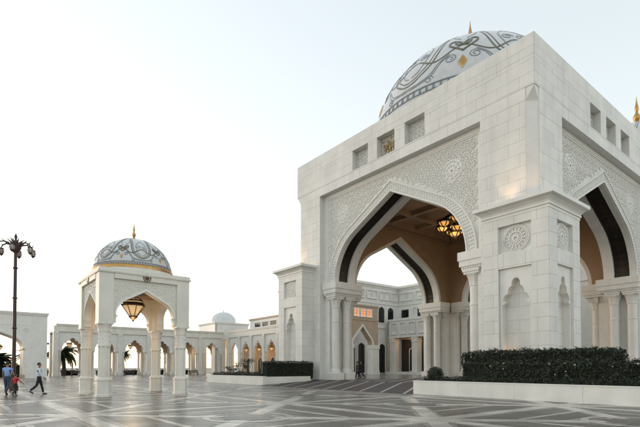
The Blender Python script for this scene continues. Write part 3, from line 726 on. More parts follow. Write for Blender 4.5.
for k in range(8):
    a = 2*math.pi*k/8; ribbon(kst, [(.02*math.cos(a), 6.12+.02*math.sin(a)), (.1*math.cos(a), 6.12+.1*math.sin(a)), (.16*math.cos(a), 6.12+.16*math.sin(a))], .07, -hk-.03, -hk+.01)
ribbon(kst, [(.19*math.cos(t), 6.12+.19*math.sin(t)) for t in [2*math.pi*k/16 for k in range(17)]], .05, -hk-.03, -hk+.01); kst = mesh_of(kst, 'star_emblem', 'bronze')
for rz in rots:
    for nme, me in (('arch_panel', kw_), ('lintel', kw2), ('arch_moulding', kbd), ('star_emblem', kst)): link(nme, me, kiosk, rz=rz)
ksp = MB()
for iy in range(-9, 10):
    for iz in range(0, 12):
        y = iy*.17+(.085 if iz % 2 else 0); z = 4.3+iz*.15; a0 = (iy*2+iz)*1.1; sg = 1 if (iy+iz) % 2 else -1
        if abs(y) > 1.52 or z > 5.86 or z < (arch_z(arch_full(1.57, 4.1, 5.55, r=.6), y)+.1 if abs(y) < 1.56 else 0): continue
        ribbon(ksp, [(y+.078*(1-.8*t)*math.cos(a0+sg*8*t), z+.078*(1-.8*t)*math.sin(a0+sg*8*t)) for t in [k/9 for k in range(10)]], .034, -hk+.115, -hk+.145)
ksp = mesh_of(ksp, 'spandrel_carving', 'carve')
for rz in rots[:2]: stuff(link('spandrel_carving', ksp, kiosk, rz=rz))
kc = MB(); kc.sqlathe([(.345,3.72),(.345,6.2)]); 
kc = mesh_of(kc, 'corner_pier', 'cream')
def flute(k): return 1 if k % 4 in (0, 1) else .86
ks = MB(); ks.lathe([(.285,.98),(.285,2.5)], 32, star=flute); ks.lathe([(.30,2.48),(.315,2.52),(.315,2.6),(.285,2.64),(.285,3.2)], 16); ks.lathe([(.285,3.2),(.315,3.26),(.30,3.32),(.33,3.5),(.38,3.66)], 16); ks.sqlathe([(.36,3.62),(.36,3.74)])
ks = mesh_of(ks, 'shaft', 'cream', True)
kb = MB(); kb.lathe([(.40,0),(.40,.12),(.37,.14),(.37,.78),(.395,.8),(.395,.88),(.34,.92),(.30,.98)], 8, a0=math.pi/8); kb = mesh_of(kb, 'column_base', 'cream')
kcb = MB()
for o_, z0, z1 in ((.10,3.86,3.95),(.17,3.95,4.04),(.22,4.04,4.12)): kcb.box(-.35-o_, -.34, -.03, .19, z0, z1); kcb.box(-.03, .19, -.35-o_, -.34, z0, z1)
kcb = mesh_of(kcb, 'corbel', 'cream')
kr = MB()
for k in range(12):
    a = 2*math.pi*k/12; kr.tube([(.29*math.cos(a+.12*math.sin(q*1.6)),.29*math.sin(a+.12*math.sin(q*1.6)),2.66+q*.055) for q in range(10)], .014, 4)
kr = mesh_of(kr, 'carved_collar', 'carve')
for sx in (-1, 1):
    for sy in (-1, 1):
        p = (sx*(hk-.37), sy*(hk-.37), 0)
        o = link('column', ks, kiosk, p); cbk = link('corbel', kcb, o); cbk.rotation_euler.z = {(1,1):0,(-1,1):math.pi/2,(-1,-1):math.pi,(1,-1):-math.pi/2}[(sx,sy)]; link('column_base', kb, o); link('corner_pier', kc, o); stuff(link('carved_collar', kr, o))
b = MB(); b.sqlathe([(hk+.03,6.2),(hk+.05,6.26),(hk+.05,6.3),(hk-.0,6.32),(hk,6.45),(hk-.2,6.46)]); b.build('parapet', 'cream', kiosk)
b = MB(); b.box(-hk+.5,hk-.5,-hk+.5,hk-.5,5.6,5.7); b.build('ceiling', 'tan', kiosk)
b = MB(); b.lathe([(2.2,6.45),(2.2,6.62),(2.1,6.68)], 48); b.build('drum', 'cream', kiosk, smooth=True)
kd = tiled_dome(kiosk, (0,0), 2.05, 6.66, .98, .95, 48, True, 236, 1.7)
lantern('glowing octagonal lantern hanging in the domed kiosk', (KX, KY, 4.9), .35, 1.0, 12)

# ------------------------------------------------------------------ arcades
def bay_meshes(pitch, ht, depth):
    hw = pitch*.345; f1 = arch_full(hw, 4.7, 6.75, r=.62, foils=4, amp=.2)
    w1 = MB(); arch_wall(w1, f1, -pitch/2, pitch/2, 4.55, 7.65, .22, .6)
    fr = MB(); fr.box(0, .9, -pitch/2, pitch/2, 7.65, ht-.35)
    pi = MB(); pi.box(-.05, .7, -.40, .40, 0, 7.66); pi.sqlathe([(.46,.0),(.46,.5),(.42,.56)], (.32,0)); pi.box(-.1, .7, -.44, .44, 7.3, 7.45)
    co = MB()
    co.lathe([(.26,0),(.26,.5),(.2,.6),(.17,.7),(.17,3.6),(.2,3.66),(.17,3.72),(.18,4.1),(.3,4.4)], 12); co.sqlathe([(.3,4.4),(.3,4.56)])
    cr = MB(); cr.box(-.12, depth, -pitch/2, pitch/2, ht-.35, ht-.12); cr.box(-.2, depth+.08, -pitch/2, pitch/2, ht-.12, ht)
    return [mesh_of(x, n_, 'carve_back' if n_ == 'arch_panel' else 'cream', s_) for x, n_, s_ in ((w1,'arch_panel',0),(fr,'frieze',0),(pi,'pier',0),(co,'column',1),(cr,'cornice',0))], hw
def arcade(label, loc, rz, nb, pitch, ht, depth, backwall=False, group=None):
    (w1, fr, pi, co, cr), hw = bay_meshes(pitch, ht, depth)
    t = thing('arcade', label, 'arcade', loc, rz)
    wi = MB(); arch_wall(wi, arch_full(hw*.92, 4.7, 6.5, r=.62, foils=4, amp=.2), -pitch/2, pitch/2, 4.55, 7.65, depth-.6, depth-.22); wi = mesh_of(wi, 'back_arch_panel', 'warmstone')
    for k in range(nb):
        y = (k+.5)*pitch
        link('arch_panel', w1, t, (0,y,0)); link('frieze', fr, t, (0,y,0)); link('cornice', cr, t, (0,y,0))
        for s_ in (-1, 1): link('column', co, t, (.4, y+s_*(hw+.16), 0))
        if backwall:
            pass
        else:
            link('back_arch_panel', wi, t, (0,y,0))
            for s_ in (-1, 1): link('column', co, t, (depth-.4, y+s_*(hw*.92+.16), 0))
    for k in range(nb+1):
        link('pier', pi, t, (0, k*pitch, 0))
        if not backwall: o = link('pier', pi, t, (depth, k*pitch, 0)); o.rotation_euler.z = math.pi
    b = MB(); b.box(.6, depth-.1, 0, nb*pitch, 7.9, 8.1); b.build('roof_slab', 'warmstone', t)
    if backwall:
        b = MB(); b.box(depth-.3, depth, 0, nb*pitch, 0, 7.9); b.build('back_wall', 'warmstone', t)
        for k in range(nb):
            y = (k+.5)*pitch; b = MB(); arch_ring(b, arch_full(.9,2.6,3.6), arch_full(1.05,2.6,3.8), depth-.4, depth-.28, y); b.box(depth-.4, depth-.28, y+.9, y+1.05, 0, 2.6); b.box(depth-.4, depth-.28, y-1.05, y-.9, 0, 2.6)
            b.build('doorway_surround', 'cream', t)
            b = MB(); q = arch_full(.9,2.6,3.6)
            b.face([(depth-.31, y+a_, z) for a_, z in q]+[(depth-.31, y-.9, .05), (depth-.31, y+.9, .05)]); b.build('door_glass', 'glass', t)
    for e in (0, nb*pitch):
        if not backwall:
            b = MB(); b.box(.1, depth-.1, e-.3, e+.3, 7.66, ht-.36); b.build('end_beam', 'cream', t)
    return t
# far arcade: faces -y: turn the frame so that local -x looks along world -y (rz = 90 deg)
arcade('long see-through white arcade across the far side of the plaza', (6.6, 64, 0), math.pi/2, 6, 5.2, 9.0, 4.2)
arcade('white arcade with lit niches running from corner pavilion towards the great gate', (6.5, 34.0, 0), 0, 6, 4.62, 9.0, 4.0, True)
for k, (y, lb) in enumerate(((57.5,'farthest'),(52.5,'second farthest'),(48.0,'third farthest'),(43.4,'nearest'))):
    lantern('%s of the four lit lanterns hanging in the arcade beside the gate' % lb, (8.4, y, 5.2), 2.0, .75, 10, 'lanterns of the side arcade')
for k, (x, lb) in enumerate(((-22.2,'leftmost'),(-11.8,'middle'),(1.4,'rightmost'))):
    lantern('%s of three lanterns hanging in the far arcade' % lb, (x, 66.1, 5.6), 1.7, .8, 5, 'lanterns of the far arcade')
# portal at the far left
t = thing('portal', 'plain white portal block with a pointed arch at the left edge', 'portal', (-33.2, 50, 0), math.pi/2)
pf = arch_full(2.55, 4.1, 6.2, r=.62)
b = MB(); arch_wall(b, pf, -5.4, 9.2, 0, 8.75, 0, 4.0); b.build('wall', 'smooth', t)
b = MB(); b.box(-.12, 4.1, -5.5, 9.3, 8.75, 8.95); b.box(-.2, 4.2, -5.58, 9.4, 8.95, 9.15); b.build('cornice', 'smooth', t)
b = MB(); arch_ring(b, arch_full(2.6,4.1,6.26), arch_full(2.95,4.1,6.75), -.06, .05); b.build('arch_moulding', 'carve', t)
b = MB(); b.box(-.03,.05,-3.7,3.7,7.35,7.45); b.box(-.03,.05,-3.7,-3.6,4.0,7.35); b.box(-.03,.05,3.6,3.7,4.0,7.35); b.build('panel_frame', 'carve', t)
b = MB()
for sg in (-1, 1):
    ribbon(b, [(sg*2.9+.34*math.cos(u), 6.7+.34*math.sin(u)) for u in [2*math.pi*k/20 for k in range(21)]], .12, -.05, .01)
    for k in range(8): a = k*math.pi/4; ribbon(b, [(sg*2.9+.05*math.cos(a),6.7+.05*math.sin(a)),(sg*2.9+.26*math.cos(a),6.7+.26*math.sin(a))], .1, -.05, .01)
b.build('rosette', 'carve', t)
for sg in (-1, 1):
    b = MB(); b.box(-.05, 4.05, *sorted((sg*2.45, sg*2.75)), 3.9, 4.12); b.box(-.05, 4.05, *sorted((sg*2.5, sg*2.75)), 0, .5); b.build('jamb_moulding', 'warmstone', t)
lantern('lit lantern hanging in the portal arch at the left edge', (-33.4, 52, 4.3), 1.5, .95, 8)
# corner pavilion
t = thing('corner_pavilion', 'square white pavilion with a small pale dome where the arcades meet', 'pavilion', (8.9, 68.6, 0))
pw = MB(); arch_wall(pw, arch_full(2.5, 5.6, 8.3, r=.62), -4.0, 4.0, 0, 10.7, -4.0, -3.4); pw = mesh_of(pw, 'arch_wall', 'smooth')
for rz in rots: link('arch_wall', pw, t, rz=rz, scale=(1, .999 if rz in rots[1::2] else 1, 1))
b = MB(); b.sqlathe([(4.02,10.7),(4.1,10.8),(4.2,11.05),(4.2,11.2),(3.8,11.22)]); b.build('cornice', 'smooth', t)
b = MB(); b.lathe([(2.75,11.2),(2.75,11.6),(2.7,11.65)]+[(2.68*math.cos(R_(a)),11.65+2.2*math.sin(R_(a))) for a in range(6,90,7)]+[(.02,13.86)], 32); d = b.build('dome', 'palewhite', t, smooth=True)
b = MB(); b.lathe([(.12,13.8),(.16,13.95),(.06,14.1),(.09,14.25),(.01,14.7)], 10); b.build('finial', 'gold', d)
b = MB()
for k in range(12):
    a = 2*math.pi*k/12; b.tube([(2.7*math.cos(R_(e))*math.cos(a),2.7*math.cos(R_(e))*math.sin(a),11.65+2.22*math.sin(R_(e))) for e in range(0,86,8)], .05, 4)
b.build('dome_ribs', 'smooth', d)
b = MB(); b.box(-3.4,3.4,-3.4,3.4,9.4,9.6); b.build('ceiling', 'tan', t); lamp(t, (0,0,7.5), 45, .4)

# ------------------------------------------------------------------ palace behind the gate
def win(parent, plane, c, s0, s1, z0, z1, arched=False, lit=False, frame=True):
    """window in a face whose plane is 'y' or 'x' = c, normal towards -y / -x"""
    f = (lambda d, s, z: (s, c+d, z)) if plane == 'y' else (lambda d, s, z: (c+d, s, z))
    m_ = (s0+s1)/2; hw = (s1-s0)/2
    q = [(m_+y, z) for y, z in arch_full(hw, z1-hw*.9, z1, n=4)] if arched else [(s1,z1),(s0,z1)]
    po = q+[(s0,z0),(s1,z0)]
    b = MB(); b.face([f(-.02,s,z) for s,z in po]); wn = b.build('window', 'litwin' if lit else 'glass', parent)
    if frame:
        b = MB(); P = po+[po[0]]
        mx_, mz = m_, (z0+z1)/2
        for (a1,z1_), (a2,z2_) in zip(P, P[1:]):
            g_ = lambda s,z: (mx_+(s-mx_)*(1+.14/hw), mz+(z-mz)*(1+.28/(z1-z0)))
            i_ = [(a1,z1_),(a2,z2_),g_(a2,z2_),g_(a1,z1_)]
            b.face([f(-.10,s,z) for s,z in i_]); b.face([f(-.10,a1,z1_),f(-.10,a2,z2_),f(0,a2,z2_),f(0,a1,z1_)]); b.face([f(-.10,*i_[2]),f(-.10,*i_[3]),f(0,*i_[3]),f(0,*i_[2])])
        b.build('frame', 'smooth', wn)
        b = MB(); e = .04
        for zz in (z0+(z1-z0)*.35, z0+(z1-z0)*.68): P8 = [f(-.05,s0,zz),f(-.05,s1,zz),f(-.05,s1,zz+e),f(-.05,s0,zz+e)]; b.face(P8)
        b.face([f(-.052,m_-.025,z0),f(-.052,m_+.025,z0),f(-.052,m_+.025,z1-.05),f(-.052,m_-.025,z1-.05)]); b.build('glazing_bar', 'bronze_dark', wn)
    return wn
def relief_panel(parent, plane, c, s0, s1, z0, z1, name='relief_panel'):
    f = (lambda d, s, z: (s, c+d, z)) if plane == 'y' else (lambda d, s, z: (c+d, s, z))
    b = MB()
    def bx(sa, sb, za, zb, d):
        P = [f(0,sa,za),f(0,sb,za),f(0,sb,zb),f(0,sa,zb)]; Q = [f(-d,sa,za),f(-d,sb,za),f(-d,sb,zb),f(-d,sa,zb)]
        b.face(Q)
        for k in range(4): b.face([P[k],P[(k+1)%4],Q[(k+1)%4],Q[k]])
    e = .13; bx(s0,s1,z0,z0+e,.2); bx(s0,s1,z1-e,z1,.2); bx(s0,s0+e,z0+e,z1-e,.2); bx(s1-e,s1,z0+e,z1-e,.2)
    m_, n_ = (s0+s1)/2, (z0+z1)/2; r = min(s1-s0, z1-z0)*.33
    for k in range(8):
        a = k*math.pi/4; P = [(m_+q*r*math.cos(a+d), n_+q*r*math.sin(a+d)) for q, d in ((.15,0),(.6,.3),(1,0),(.6,-.3))]; b.face([f(-.06,s,z) for s,z in P])
    return b.build(name, 'smooth', parent)
pal = thing('palace', 'pale two-storey palace with arched windows seen through the great gate', 'palace', (0,0,0))
b = MB(); b.box(9, 45, 30, 46, 0, 15.1); b.box(23.46, 45, -30, 30, .1, 15.1); b.build('wall', 'smooth', pal)
b = MB(); b.box(8.9, 45.2, 29.85, 46.2, 15.1, 15.4); b.box(8.7, 45.4, 29.6, 46.4, 15.4, 15.8); b.box(23.31, 45.1, -30.2, 29.85, 15.1, 15.4); b.box(23.06, 45.3, -30.4, 29.6, 15.4, 15.8); b.build('cornice', 'smooth', pal)
b = MB(); b.box(8.95, 23.46, 29.88, 30, 12.35, 12.6); b.box(23.34, 23.46, -30, 29.88, 12.35, 12.6); b.box(8.95, 20, 29.85, 30, 8.2, 8.5); b.build('string_course', 'smooth', pal)
for x0 in (9.6, 12.6, 15.6, 18.6, 21.3): relief_panel(pal, 'y', 30, x0, x0+(2.5 if x0 < 21 else 1.9), 13.1, 14.6)
for y0 in (26.6, 23.2, 19.8, 16.4): relief_panel(pal, 'x', 23.46, y0, y0+2.8, 13.1, 14.6)
for x0 in (15.6, 18.4, 20.7): win(pal, 'y', 30, x0, x0+1.45, 9.2, 11.95, True)
for x0 in (13.6, 16.4, 18.5): win(pal, 'y', 30, x0, x0+1.5, .6, 5.6, True)
for x0 in (9.4, 11.6): win(pal, 'y', 30, x0, x0+1.3, .6, 5.2, True)
for y0 in (27.5, 24.0, 20.5, 17): win(pal, 'x', 23.46, y0, y0+1.7, 10.2, 11.6)
for y0 in (26.2, 23.5, 20.8): relief_panel(pal, 'x', 23.46, y0-.6, y0+.4, 10.1, 11.9)
# loggia wing in front of the right facade
lg = thing('loggia', 'lower columned loggia with carved parapet in front of the palace', 'loggia', (20, 0, 0))
b = MB(); b.box(0, 3.4, 12, 29, 6.6, 9.3); b.build('parapet_wall', 'smooth', lg)
b = MB(); b.box(-.15, 3.4, 11.9, 29.15, 9.3, 9.65); b.box(-.1, 3.4, 11.95, 29.1, 6.45, 6.65); b.build('cornice', 'smooth', lg)
for k in range(6): relief_panel(lg, 'x', 0, 27.1-k*1.95, 28.5-k*1.95, 7.0, 9.0)
for y in (28.3, 23.5, 18.7, 13.9):
    b = MB(); b.box(0, 1.1, y-.55, y+.55, .3, 6.45); p = b.build('pier', 'smooth', lg)
    b = MB(); b.box(-.08, 1.18, y-.63, y+.63, 5.7, 5.9); b.box(-.06, 1.15, y-.61, y+.61, 6.2, 6.44); b.build('pier_capital', 'smooth', p)
b = MB(); b.box(3.2, 3.44, 12, 29, .3, 6.45); b.build('inner_wall', 'darkroom', lg)  # dark look of the openings is painted on this wall
b = MB(); b.box(.3, 3.2, 12, 28.9, 6.3, 6.44); b.build('soffit', 'tan', lg)
b = MB(); b.box(-1.0, 1.0, 12, 29, .3, .8); b.build('plinth', 'smooth', lg); lamp(lg, (2.2, 25.8, 5.6), 8, .3); lamp(lg, (2.2, 21, 5.6), 8, .3)
for y in (25.9, 21.1):
    for d in (-1.2, .2): win(lg, 'x', 3.19, y+d, y+d+1.0, .9, 4.8, True)
# porch with pointed arch and lit windows
po = thing('porch', 'beige arched porch with three small lit windows in front of palace', 'porch', (10.8, 26, 0), math.pi/2)
b = MB(); arch_wall(b, arch_full(2.05, 5.0, 7.75, r=.62), -3.4, 3.4, 0, 10.9, 0, .9); b.build('wall', 'warmstone', po)
b = MB(); arch_ring(b, arch_full(2.08,5.0,7.8), arch_full(2.4,5.0,8.2), -.12, .05); b.build('arch_moulding', 'smooth', po)
b = MB(); b.box(-.12, 1, -3.5, 3.5, 10.9, 11.15); b.box(-.08, .02, -3.45, 3.45, 8.75, 8.95); b.build('cornice', 'warmstone', po)
for sg in (-1, 1):
    b = MB(); b.box(-.2, .9, *sorted((sg*2.0, sg*3.42)), .2, 4.4); b.box(-.28, .95, *sorted((sg*1.95, sg*3.5)), 4.4, 5.0); b.box(-.28, .95, *sorted((sg*1.95, sg*3.5)), .2, .9); b.build('pier', 'smooth', po)
for y in (1.25, -.1, -1.45):
    win(po, 'x', -.01, y-.5, y+.5, 9.35, 10.45, False, True)
# wing behind the side arcade
wg = thing('rear_wing', 'low flat-roofed wing rising behind the lantern-lit arcade', 'building', (11, 0, 0))
b = MB(); b.box(0, 14, 46.4, 60.5, 0, 11.4); b.build('wall', 'smooth', wg); b = MB(); b.box(-.2, 14.2, 46.2, 60.7, 11.4, 11.75); b.build('cornice', 'warmstone', wg)
for y0 in (47.2, 50.2, 53.2, 56.2): win(wg, 'x', 0, y0, y0+2.2, 9.9, 10.8)
# palace hall with the distant dome on the gate's axis
hl = thing('palace_hall', 'distant palace hall whose gold-tipped dome peeks over the right parapet', 'palace', (46.4, 0, 0))
b = MB(); b.box(-12, 12, -12, 12, 15, 26); b.build('wall', 'smooth', hl); b = MB(); b.box(-12.4,12.4,-12.4,12.4,26,26.6); b.build('cornice', 'smooth', hl)
b = MB(); b.lathe([(8.6,26.6),(8.6,31.4),(8.9,31.6),(8.9,32)], 48); b.build('drum', 'smooth', hl, smooth=True)
for k in range(16):
    a = k*math.pi/8; b = MB(); b.box(8.5, 8.75, -.7, .7, 27.6, 30.8); o = b.build('drum_window', 'glass', hl); o.rotation_euler.z = a
tiled_dome(hl, (0,0), 8.0, 32.0, 1.0, 4.8, 48)

# ------------------------------------------------------------------ planters and hedges
def planter(label, x0, x1, y0, y1):
    t = thing('planter', label, 'planter', (0,0,0)); th = .3; h = .70
    y = y0; n_ = max(1, round((y1-y0)/3.0)); st = (y1-y0)/n_
    for k in range(n_):
        b = MB(); b.box(x0, x0+th, y0+k*st+.004, y0+(k+1)*st-.004, -.01, h); b.build('front_slab', 'smooth', t)
    for yy in (y0, y1-th):
        b = MB(); b.box(x0+th, x1, yy+.004, yy+th, -.01, h-.003); b.build('side_slab', 'smooth', t)
    b = MB(); b.box(x0+th, x1, y0+th, y1-th, -.01, h-.12); b.build('soil', 'soil', t)
    b = MB(); b.box(x0-.02, x0+th+.02, y0-.02, y1+.02, h, h+.045); b.build('coping', 'smooth', t)
planter('long low white planter at the right in front of the near buttress', -18.1, -13.15, -40, -7.9)
planter('low white planter left of the ramp with the clipped hedge block', -18.1, -13.15, 7.9, 18.6)
def leaf_quad(b, p, s, rnd, nrm=None):
    a = Vector((rnd.gauss(0,1), rnd.gauss(0,1), rnd.gauss(0,1)))
    if nrm is not None: a = (a*.55+nrm).normalized()
    else: a.normalize()
    u = a.orthogonal().normalized(); v = a.cross(u); an = rnd.uniform(0, 6.28); u, v = u*math.cos(an)+v*math.sin(an), v*math.cos(an)-u*math.sin(an)
    b.face([p-u*s, p+v*s*.55, p+u*s, p-v*s*.55])
def hedge(label, x0, x1, y0, y1, z0, z1, dens=260, s=.05, seed=1, blossoms=0, wob=.06, group=None):
    t = thing('hedge', label, 'hedge', (0,0,0), group=group); rnd = random.Random(seed)
    b = MB(); e = .13; b.box(x0+e, x1-e, y0+e, y1-e, z0-.15, z1-e); b.build('core', 'hedgecore', t)
    b = MB(); dx, dy, dz = x1-x0, y1-y0, z1-z0; fl = MB()
    faces = [('x', x0, dy*dz, -1), ('y', y0, dx*dz, -1), ('y', y1, dx*dz, 1), ('z', z1, dx*dy, 1)]
    for ax, c, ar, sg in faces:
        for k in range(int(ar*dens)):
            u, v = rnd.random(), rnd.random()
            if ax == 'x': p = Vector((c, y0+u*dy, z0+v*dz)); nr = Vector((sg,0,0))
            elif ax == 'y': p = Vector((x0+u*dx, c, z0+v*dz)); nr = Vector((0,sg,0))
            else: p = Vector((x0+u*dx, y0+v*dy, c)); nr = Vector((0,0,1))
            d = noise.noise(p*1.3)*wob*1.9+noise.noise(p*4)*wob*1.2+rnd.uniform(-.09, .03)+(rnd.uniform(.03, .13) if rnd.random() < .035 else 0); p = p+nr*d
            ed = lambda q: .16*abs(2*q-1)**14
            if ax == 'z': p = p-nr*(ed(u)+ed(v))
            else: p = p-nr*(ed(u)+(ed(v) if v > .5 else 0))
            leaf_quad(b, p, s*rnd.choice((.55,.7,.85,1.0,1.25)), rnd, nr)
            if blossoms and rnd.random() < blossoms: leaf_quad(fl, p+nr*.03, .05, rnd, nr); leaf_quad(fl, p+nr*.03, .05, rnd, nr)
    stuff(b.build('foliage', 'hedge', t))
    if fl.v: stuff(fl.build('blossoms', 'flower', t))
hedge('tall clipped hedge against the near buttress at the right', -15.6, -13.4, -16.9, -9.3, .6, 2.32, seed=2, blossoms=.002, wob=.1, dens=420)
hedge('lower blossoming hedge in front of the tall one, right planter', -17.1, -15.75, -30, -10.3, .6, 1.72, seed=3, blossoms=.004, wob=.13, dens=420)
hedge('very low dark border hedge along the right planter edge', -17.72, -17.3, -30, -8.2, .6, .99, dens=330, s=.04, seed=4, wob=.03)
hedge('dense clipped hedge block beside the ramp, left planter', -17.6, -12.4, 8.2, 9.15, .6, 2.0, seed=5, wob=.04)
hedge('low ground hedge trailing along the left planter', -17.7, -15.5, 9.4, 18.3, .6, .98, seed=6, wob=.12, dens=200)
# ball topiary
t = thing('topiary_ball', 'round clipped topiary ball at the left end of the right planter', 'topiary', (-17.25, -8.75, 1.08)); rnd = random.Random(8)
b = MB(); b.lathe([(.36*math.cos(R_(a)), .36*math.sin(R_(a))) for a in range(-85, 90, 17)], 14); b.build('core', 'hedgecore', t)
b = MB()
for k in range(1500):
    nr = Vector((rnd.gauss(0,1),rnd.gauss(0,1),rnd.gauss(0,1))).normalized(); leaf_quad(b, nr*(.43+rnd.uniform(-.05,.02)), .035*rnd.uniform(.7,1.3), rnd, nr)
stuff(b.build('foliage', 'hedge', t))
# bin by the gate column
t = thing('litter_bin', 'small dark bin standing by the gate columns behind topiary ball', 'bin', (-6.3, -0.4, .36))
def shrub(label, x, y, h, r, seed):
    t = thing('shrub', label, 'shrub', (x, y, .58), group='young shrubs in the left planter'); rnd = random.Random(seed); b = MB(); f = MB()
    for k in range(6):
        a = rnd.uniform(0, 6.28); rr = r*rnd.uniform(.5, 1); tip = Vector((rr*math.cos(a), rr*math.sin(a), h*rnd.uniform(.7, 1)))
        b.tube([(0,0,0), tuple(tip*.5+Vector((0,0,.15*h))), tuple(tip)], [.025,.018,.008], 5)
        for q in range(46): p = tip+Vector((rnd.gauss(0,1),rnd.gauss(0,1),rnd.gauss(0,.5)))*.16; leaf_quad(f, p, .055*rnd.uniform(.7,1.4), rnd)
    b.build('branches', 'trunk', t); stuff(f.build('foliage', 'hedge', t))
shrub('tallest young shrub in the left planter, next to the hedge block', -16.2, 13.6, 1.75, .75, 1)
shrub('middle young shrub in the left planter', -16.3, 15.0, 1.35, .6, 2)
shrub('smallest young shrub at the far end of left planter', -16.4, 16.6, .9, .5, 3)
b = MB(); b.lathe([(.2,0),(.2,.05),(.18,.07),(.18,.72),(.21,.74),(.21,.8),(.15,.86)], 16); b.build('body', 'bronze_dark', t if False else bpy.data.objects['litter_bin'], smooth=True)
b = MB(); b.lathe([(.12,.86),(.13,.9),(.02,.95)], 12); b.build('lid', 'bronze', bpy.data.objects['litter_bin'])

# ------------------------------------------------------------------ palms, hedges and seats beyond the arcade
frond = MB(); rnd = random.Random(4)
def frond_mesh(seed):
    rnd = random.Random(seed); b = MB(); L_ = 2.3; pts = []
    for k in range(13): t = k/12; pts.append(Vector((L_*t*(1-.18*t), 0, 1.0*t-1.6*t*t)))
    b.tube([tuple(p) for p in pts], [.035*(1-.8*k/12) for k in range(13)], 4)
    for k in range(1, 13):
        for s_ in (-1, 1):
            for q in range(3):
                p = pts[k-1].lerp(pts[k], q/3); l = .55*(1-abs(k/12-.45)*.9)*rnd.uniform(.85,1.1); d = Vector((.45, s_*.8, -.35-.2*rnd.random())).normalized()*l; wv = Vector((.05,0,0))
                b.face([p-wv, p+wv, p+d*.6+wv*.7+Vector((0,0,.02)), p+d]); 
    me = b.mesh('frond'); me.materials.append(M['palmleaf']); return me
FR = [frond_mesh(s_) for s_ in range(3)]
def palm(label, x, y, h, s=1.0, seed=0):
    t = thing('palm_tree', label, 'palm', (x, y, 0), group='palms beyond the far arcade'); rnd = random.Random(seed)
    b = MB(); pts = [(.25*math.sin(k*.4+seed)*k/10, .2*math.cos(k*.3+seed)*k/10, h*k/10) for k in range(11)]
    b.tube(pts, [.26*s*(1.25-.4*k/10)*(1+.08*(k%2)) for k in range(11)], 10); b.build('trunk', 'trunk', t, smooth=True)
    n_ = 40
    for k in range(n_):
        o = link('frond', FR[k%3], t, pts[-1]); o.rotation_euler = (rnd.uniform(-.2,.2), rnd.uniform(-.85,.7)+.1, k*2.4); q = 1.35*s*rnd.uniform(.8,1.15); o.scale = (q,q,q)
palm('bushy palm behind the first bay of the far arcade', -22.0, 72.5, 4.4, 1.2, 1)
palm('palm behind the portal gap at the left, short and dark', -27.6, 66, 3.2, .9, 2)
palm('tall thin palm behind the kiosk right column', -2.6, 82, 4.9, .8, 3)
palm('palm far left seen through the portal arch', -35.5, 66, 3.6, 1.2, 4)
palm('small far palm behind the rightmost bay of the far arcade', 3.2, 84, 4.2, .8, 5)
palm('second dark palm left seen through the portal arch', -32.3, 63, 2.6, 1.0, 7)
palm('small palm glimpsed between kiosk columns beyond the arcade', -7.0, 88, 4.6, .75, 8)
for k, (x0, x1, lb) in enumerate(((-24.5,-17,'under the first bushy palm'),(-16,-6,'behind the middle bays'),(-5,6,'behind the right bays'))):
    hedge('low dark hedge beyond the far arcade %s' % lb, x0, x1, 73.4, 74.6, 0, 1.0, dens=40, s=.12, seed=20+k, wob=.2, group='low hedges beyond the far arcade')
hedge('low dark hedge beyond the left portal', -40, -29.5, 60.5, 61.8, 0, 2.0, dens=40, s=.12, seed=30, wob=.25)
bench = None
def make_bench(label, x, y, rz):
    global bench
    t = thing('bench', label, 'bench', (x, y, 0), rz, group='benches under the far arcade')
    b = MB(); 
    for q in range(4): b.box(-.95,.95,-.28+.15*q,-.16+.15*q,.42,.46)
    b.build('seat', 'post', t)
    b = MB()
    for q in range(3): b.box(-.95,.95,.30,.34,.52+.16*q,.63+.16*q)
    b.build('backrest', 'post', t)
    for sx in (-.8, .8): b = MB(); b.box(sx-.04,sx+.04,-.26,-.18,0,.42); b.box(sx-.04,sx+.04,.26,.36,0,.98); b.box(sx-.04,sx+.04,-.18,.26,.36,.42); b.build('leg', 'bronze_dark', t)
make_bench('dark bench under the far arcade, seen behind the kiosk columns', -12.9, 63, 0)
make_bench('dark bench under the far arcade right of the kiosk', -.4, 63, 0)
make_bench('dark bench under the far arcade beneath the bushy palm', -21.5, 63, 0)

# ------------------------------------------------------------------ lamp post
t = thing('lamp_post', 'tall dark lamp post with curved arms and hanging lanterns', 'lamp post', (-35.07, 10.0, 0))
b = MB(); b.lathe([(.26,0),(.26,.3),(.2,.36),(.17,.9),(.2,1.0),(.12,1.06),(.105,4),(.09,8.9)], 12); b.build('pole', 'post', t, smooth=True)
for k in range(4):
    b = MB(); b.lathe([(.12,2+k*1.9),(.15,2.05+k*1.9),(.12,2.1+k*1.9)], 12); b.build('collar', 'post', t)
b = MB(); b.lathe([(.1,8.7),(.2,8.8),(.3,9.0),(.33,9.2),(.2,9.3),(.08,9.45),(.06,9.6),(.1,9.72),(.02,9.95)], 12); b.build('crown_finial', 'post', t, smooth=True)
lam = MB(); lam.lathe([(.05,.1),(.2,.02),(.22,-.02),(.2,-.06)], 8); lam.lathe([(.19,-.5),(.1,-.62),(.02,-.72)], 8)
for k in range(6): a = k*math.pi/3; lam.tube([(.2*math.cos(a),.2*math.sin(a),-.05),(.25*math.cos(a),.25*math.sin(a),-.28),(.19*math.cos(a),.19*math.sin(a),-.52)], .02, 4)
lam = mesh_of(lam, 'lantern_frame', 'post'); lgl = MB(); lgl.lathe([(.17,-.06),(.22,-.28),(.16,-.5)], 8); lgl = mesh_of(lgl, 'lantern_glass', 'smoky')
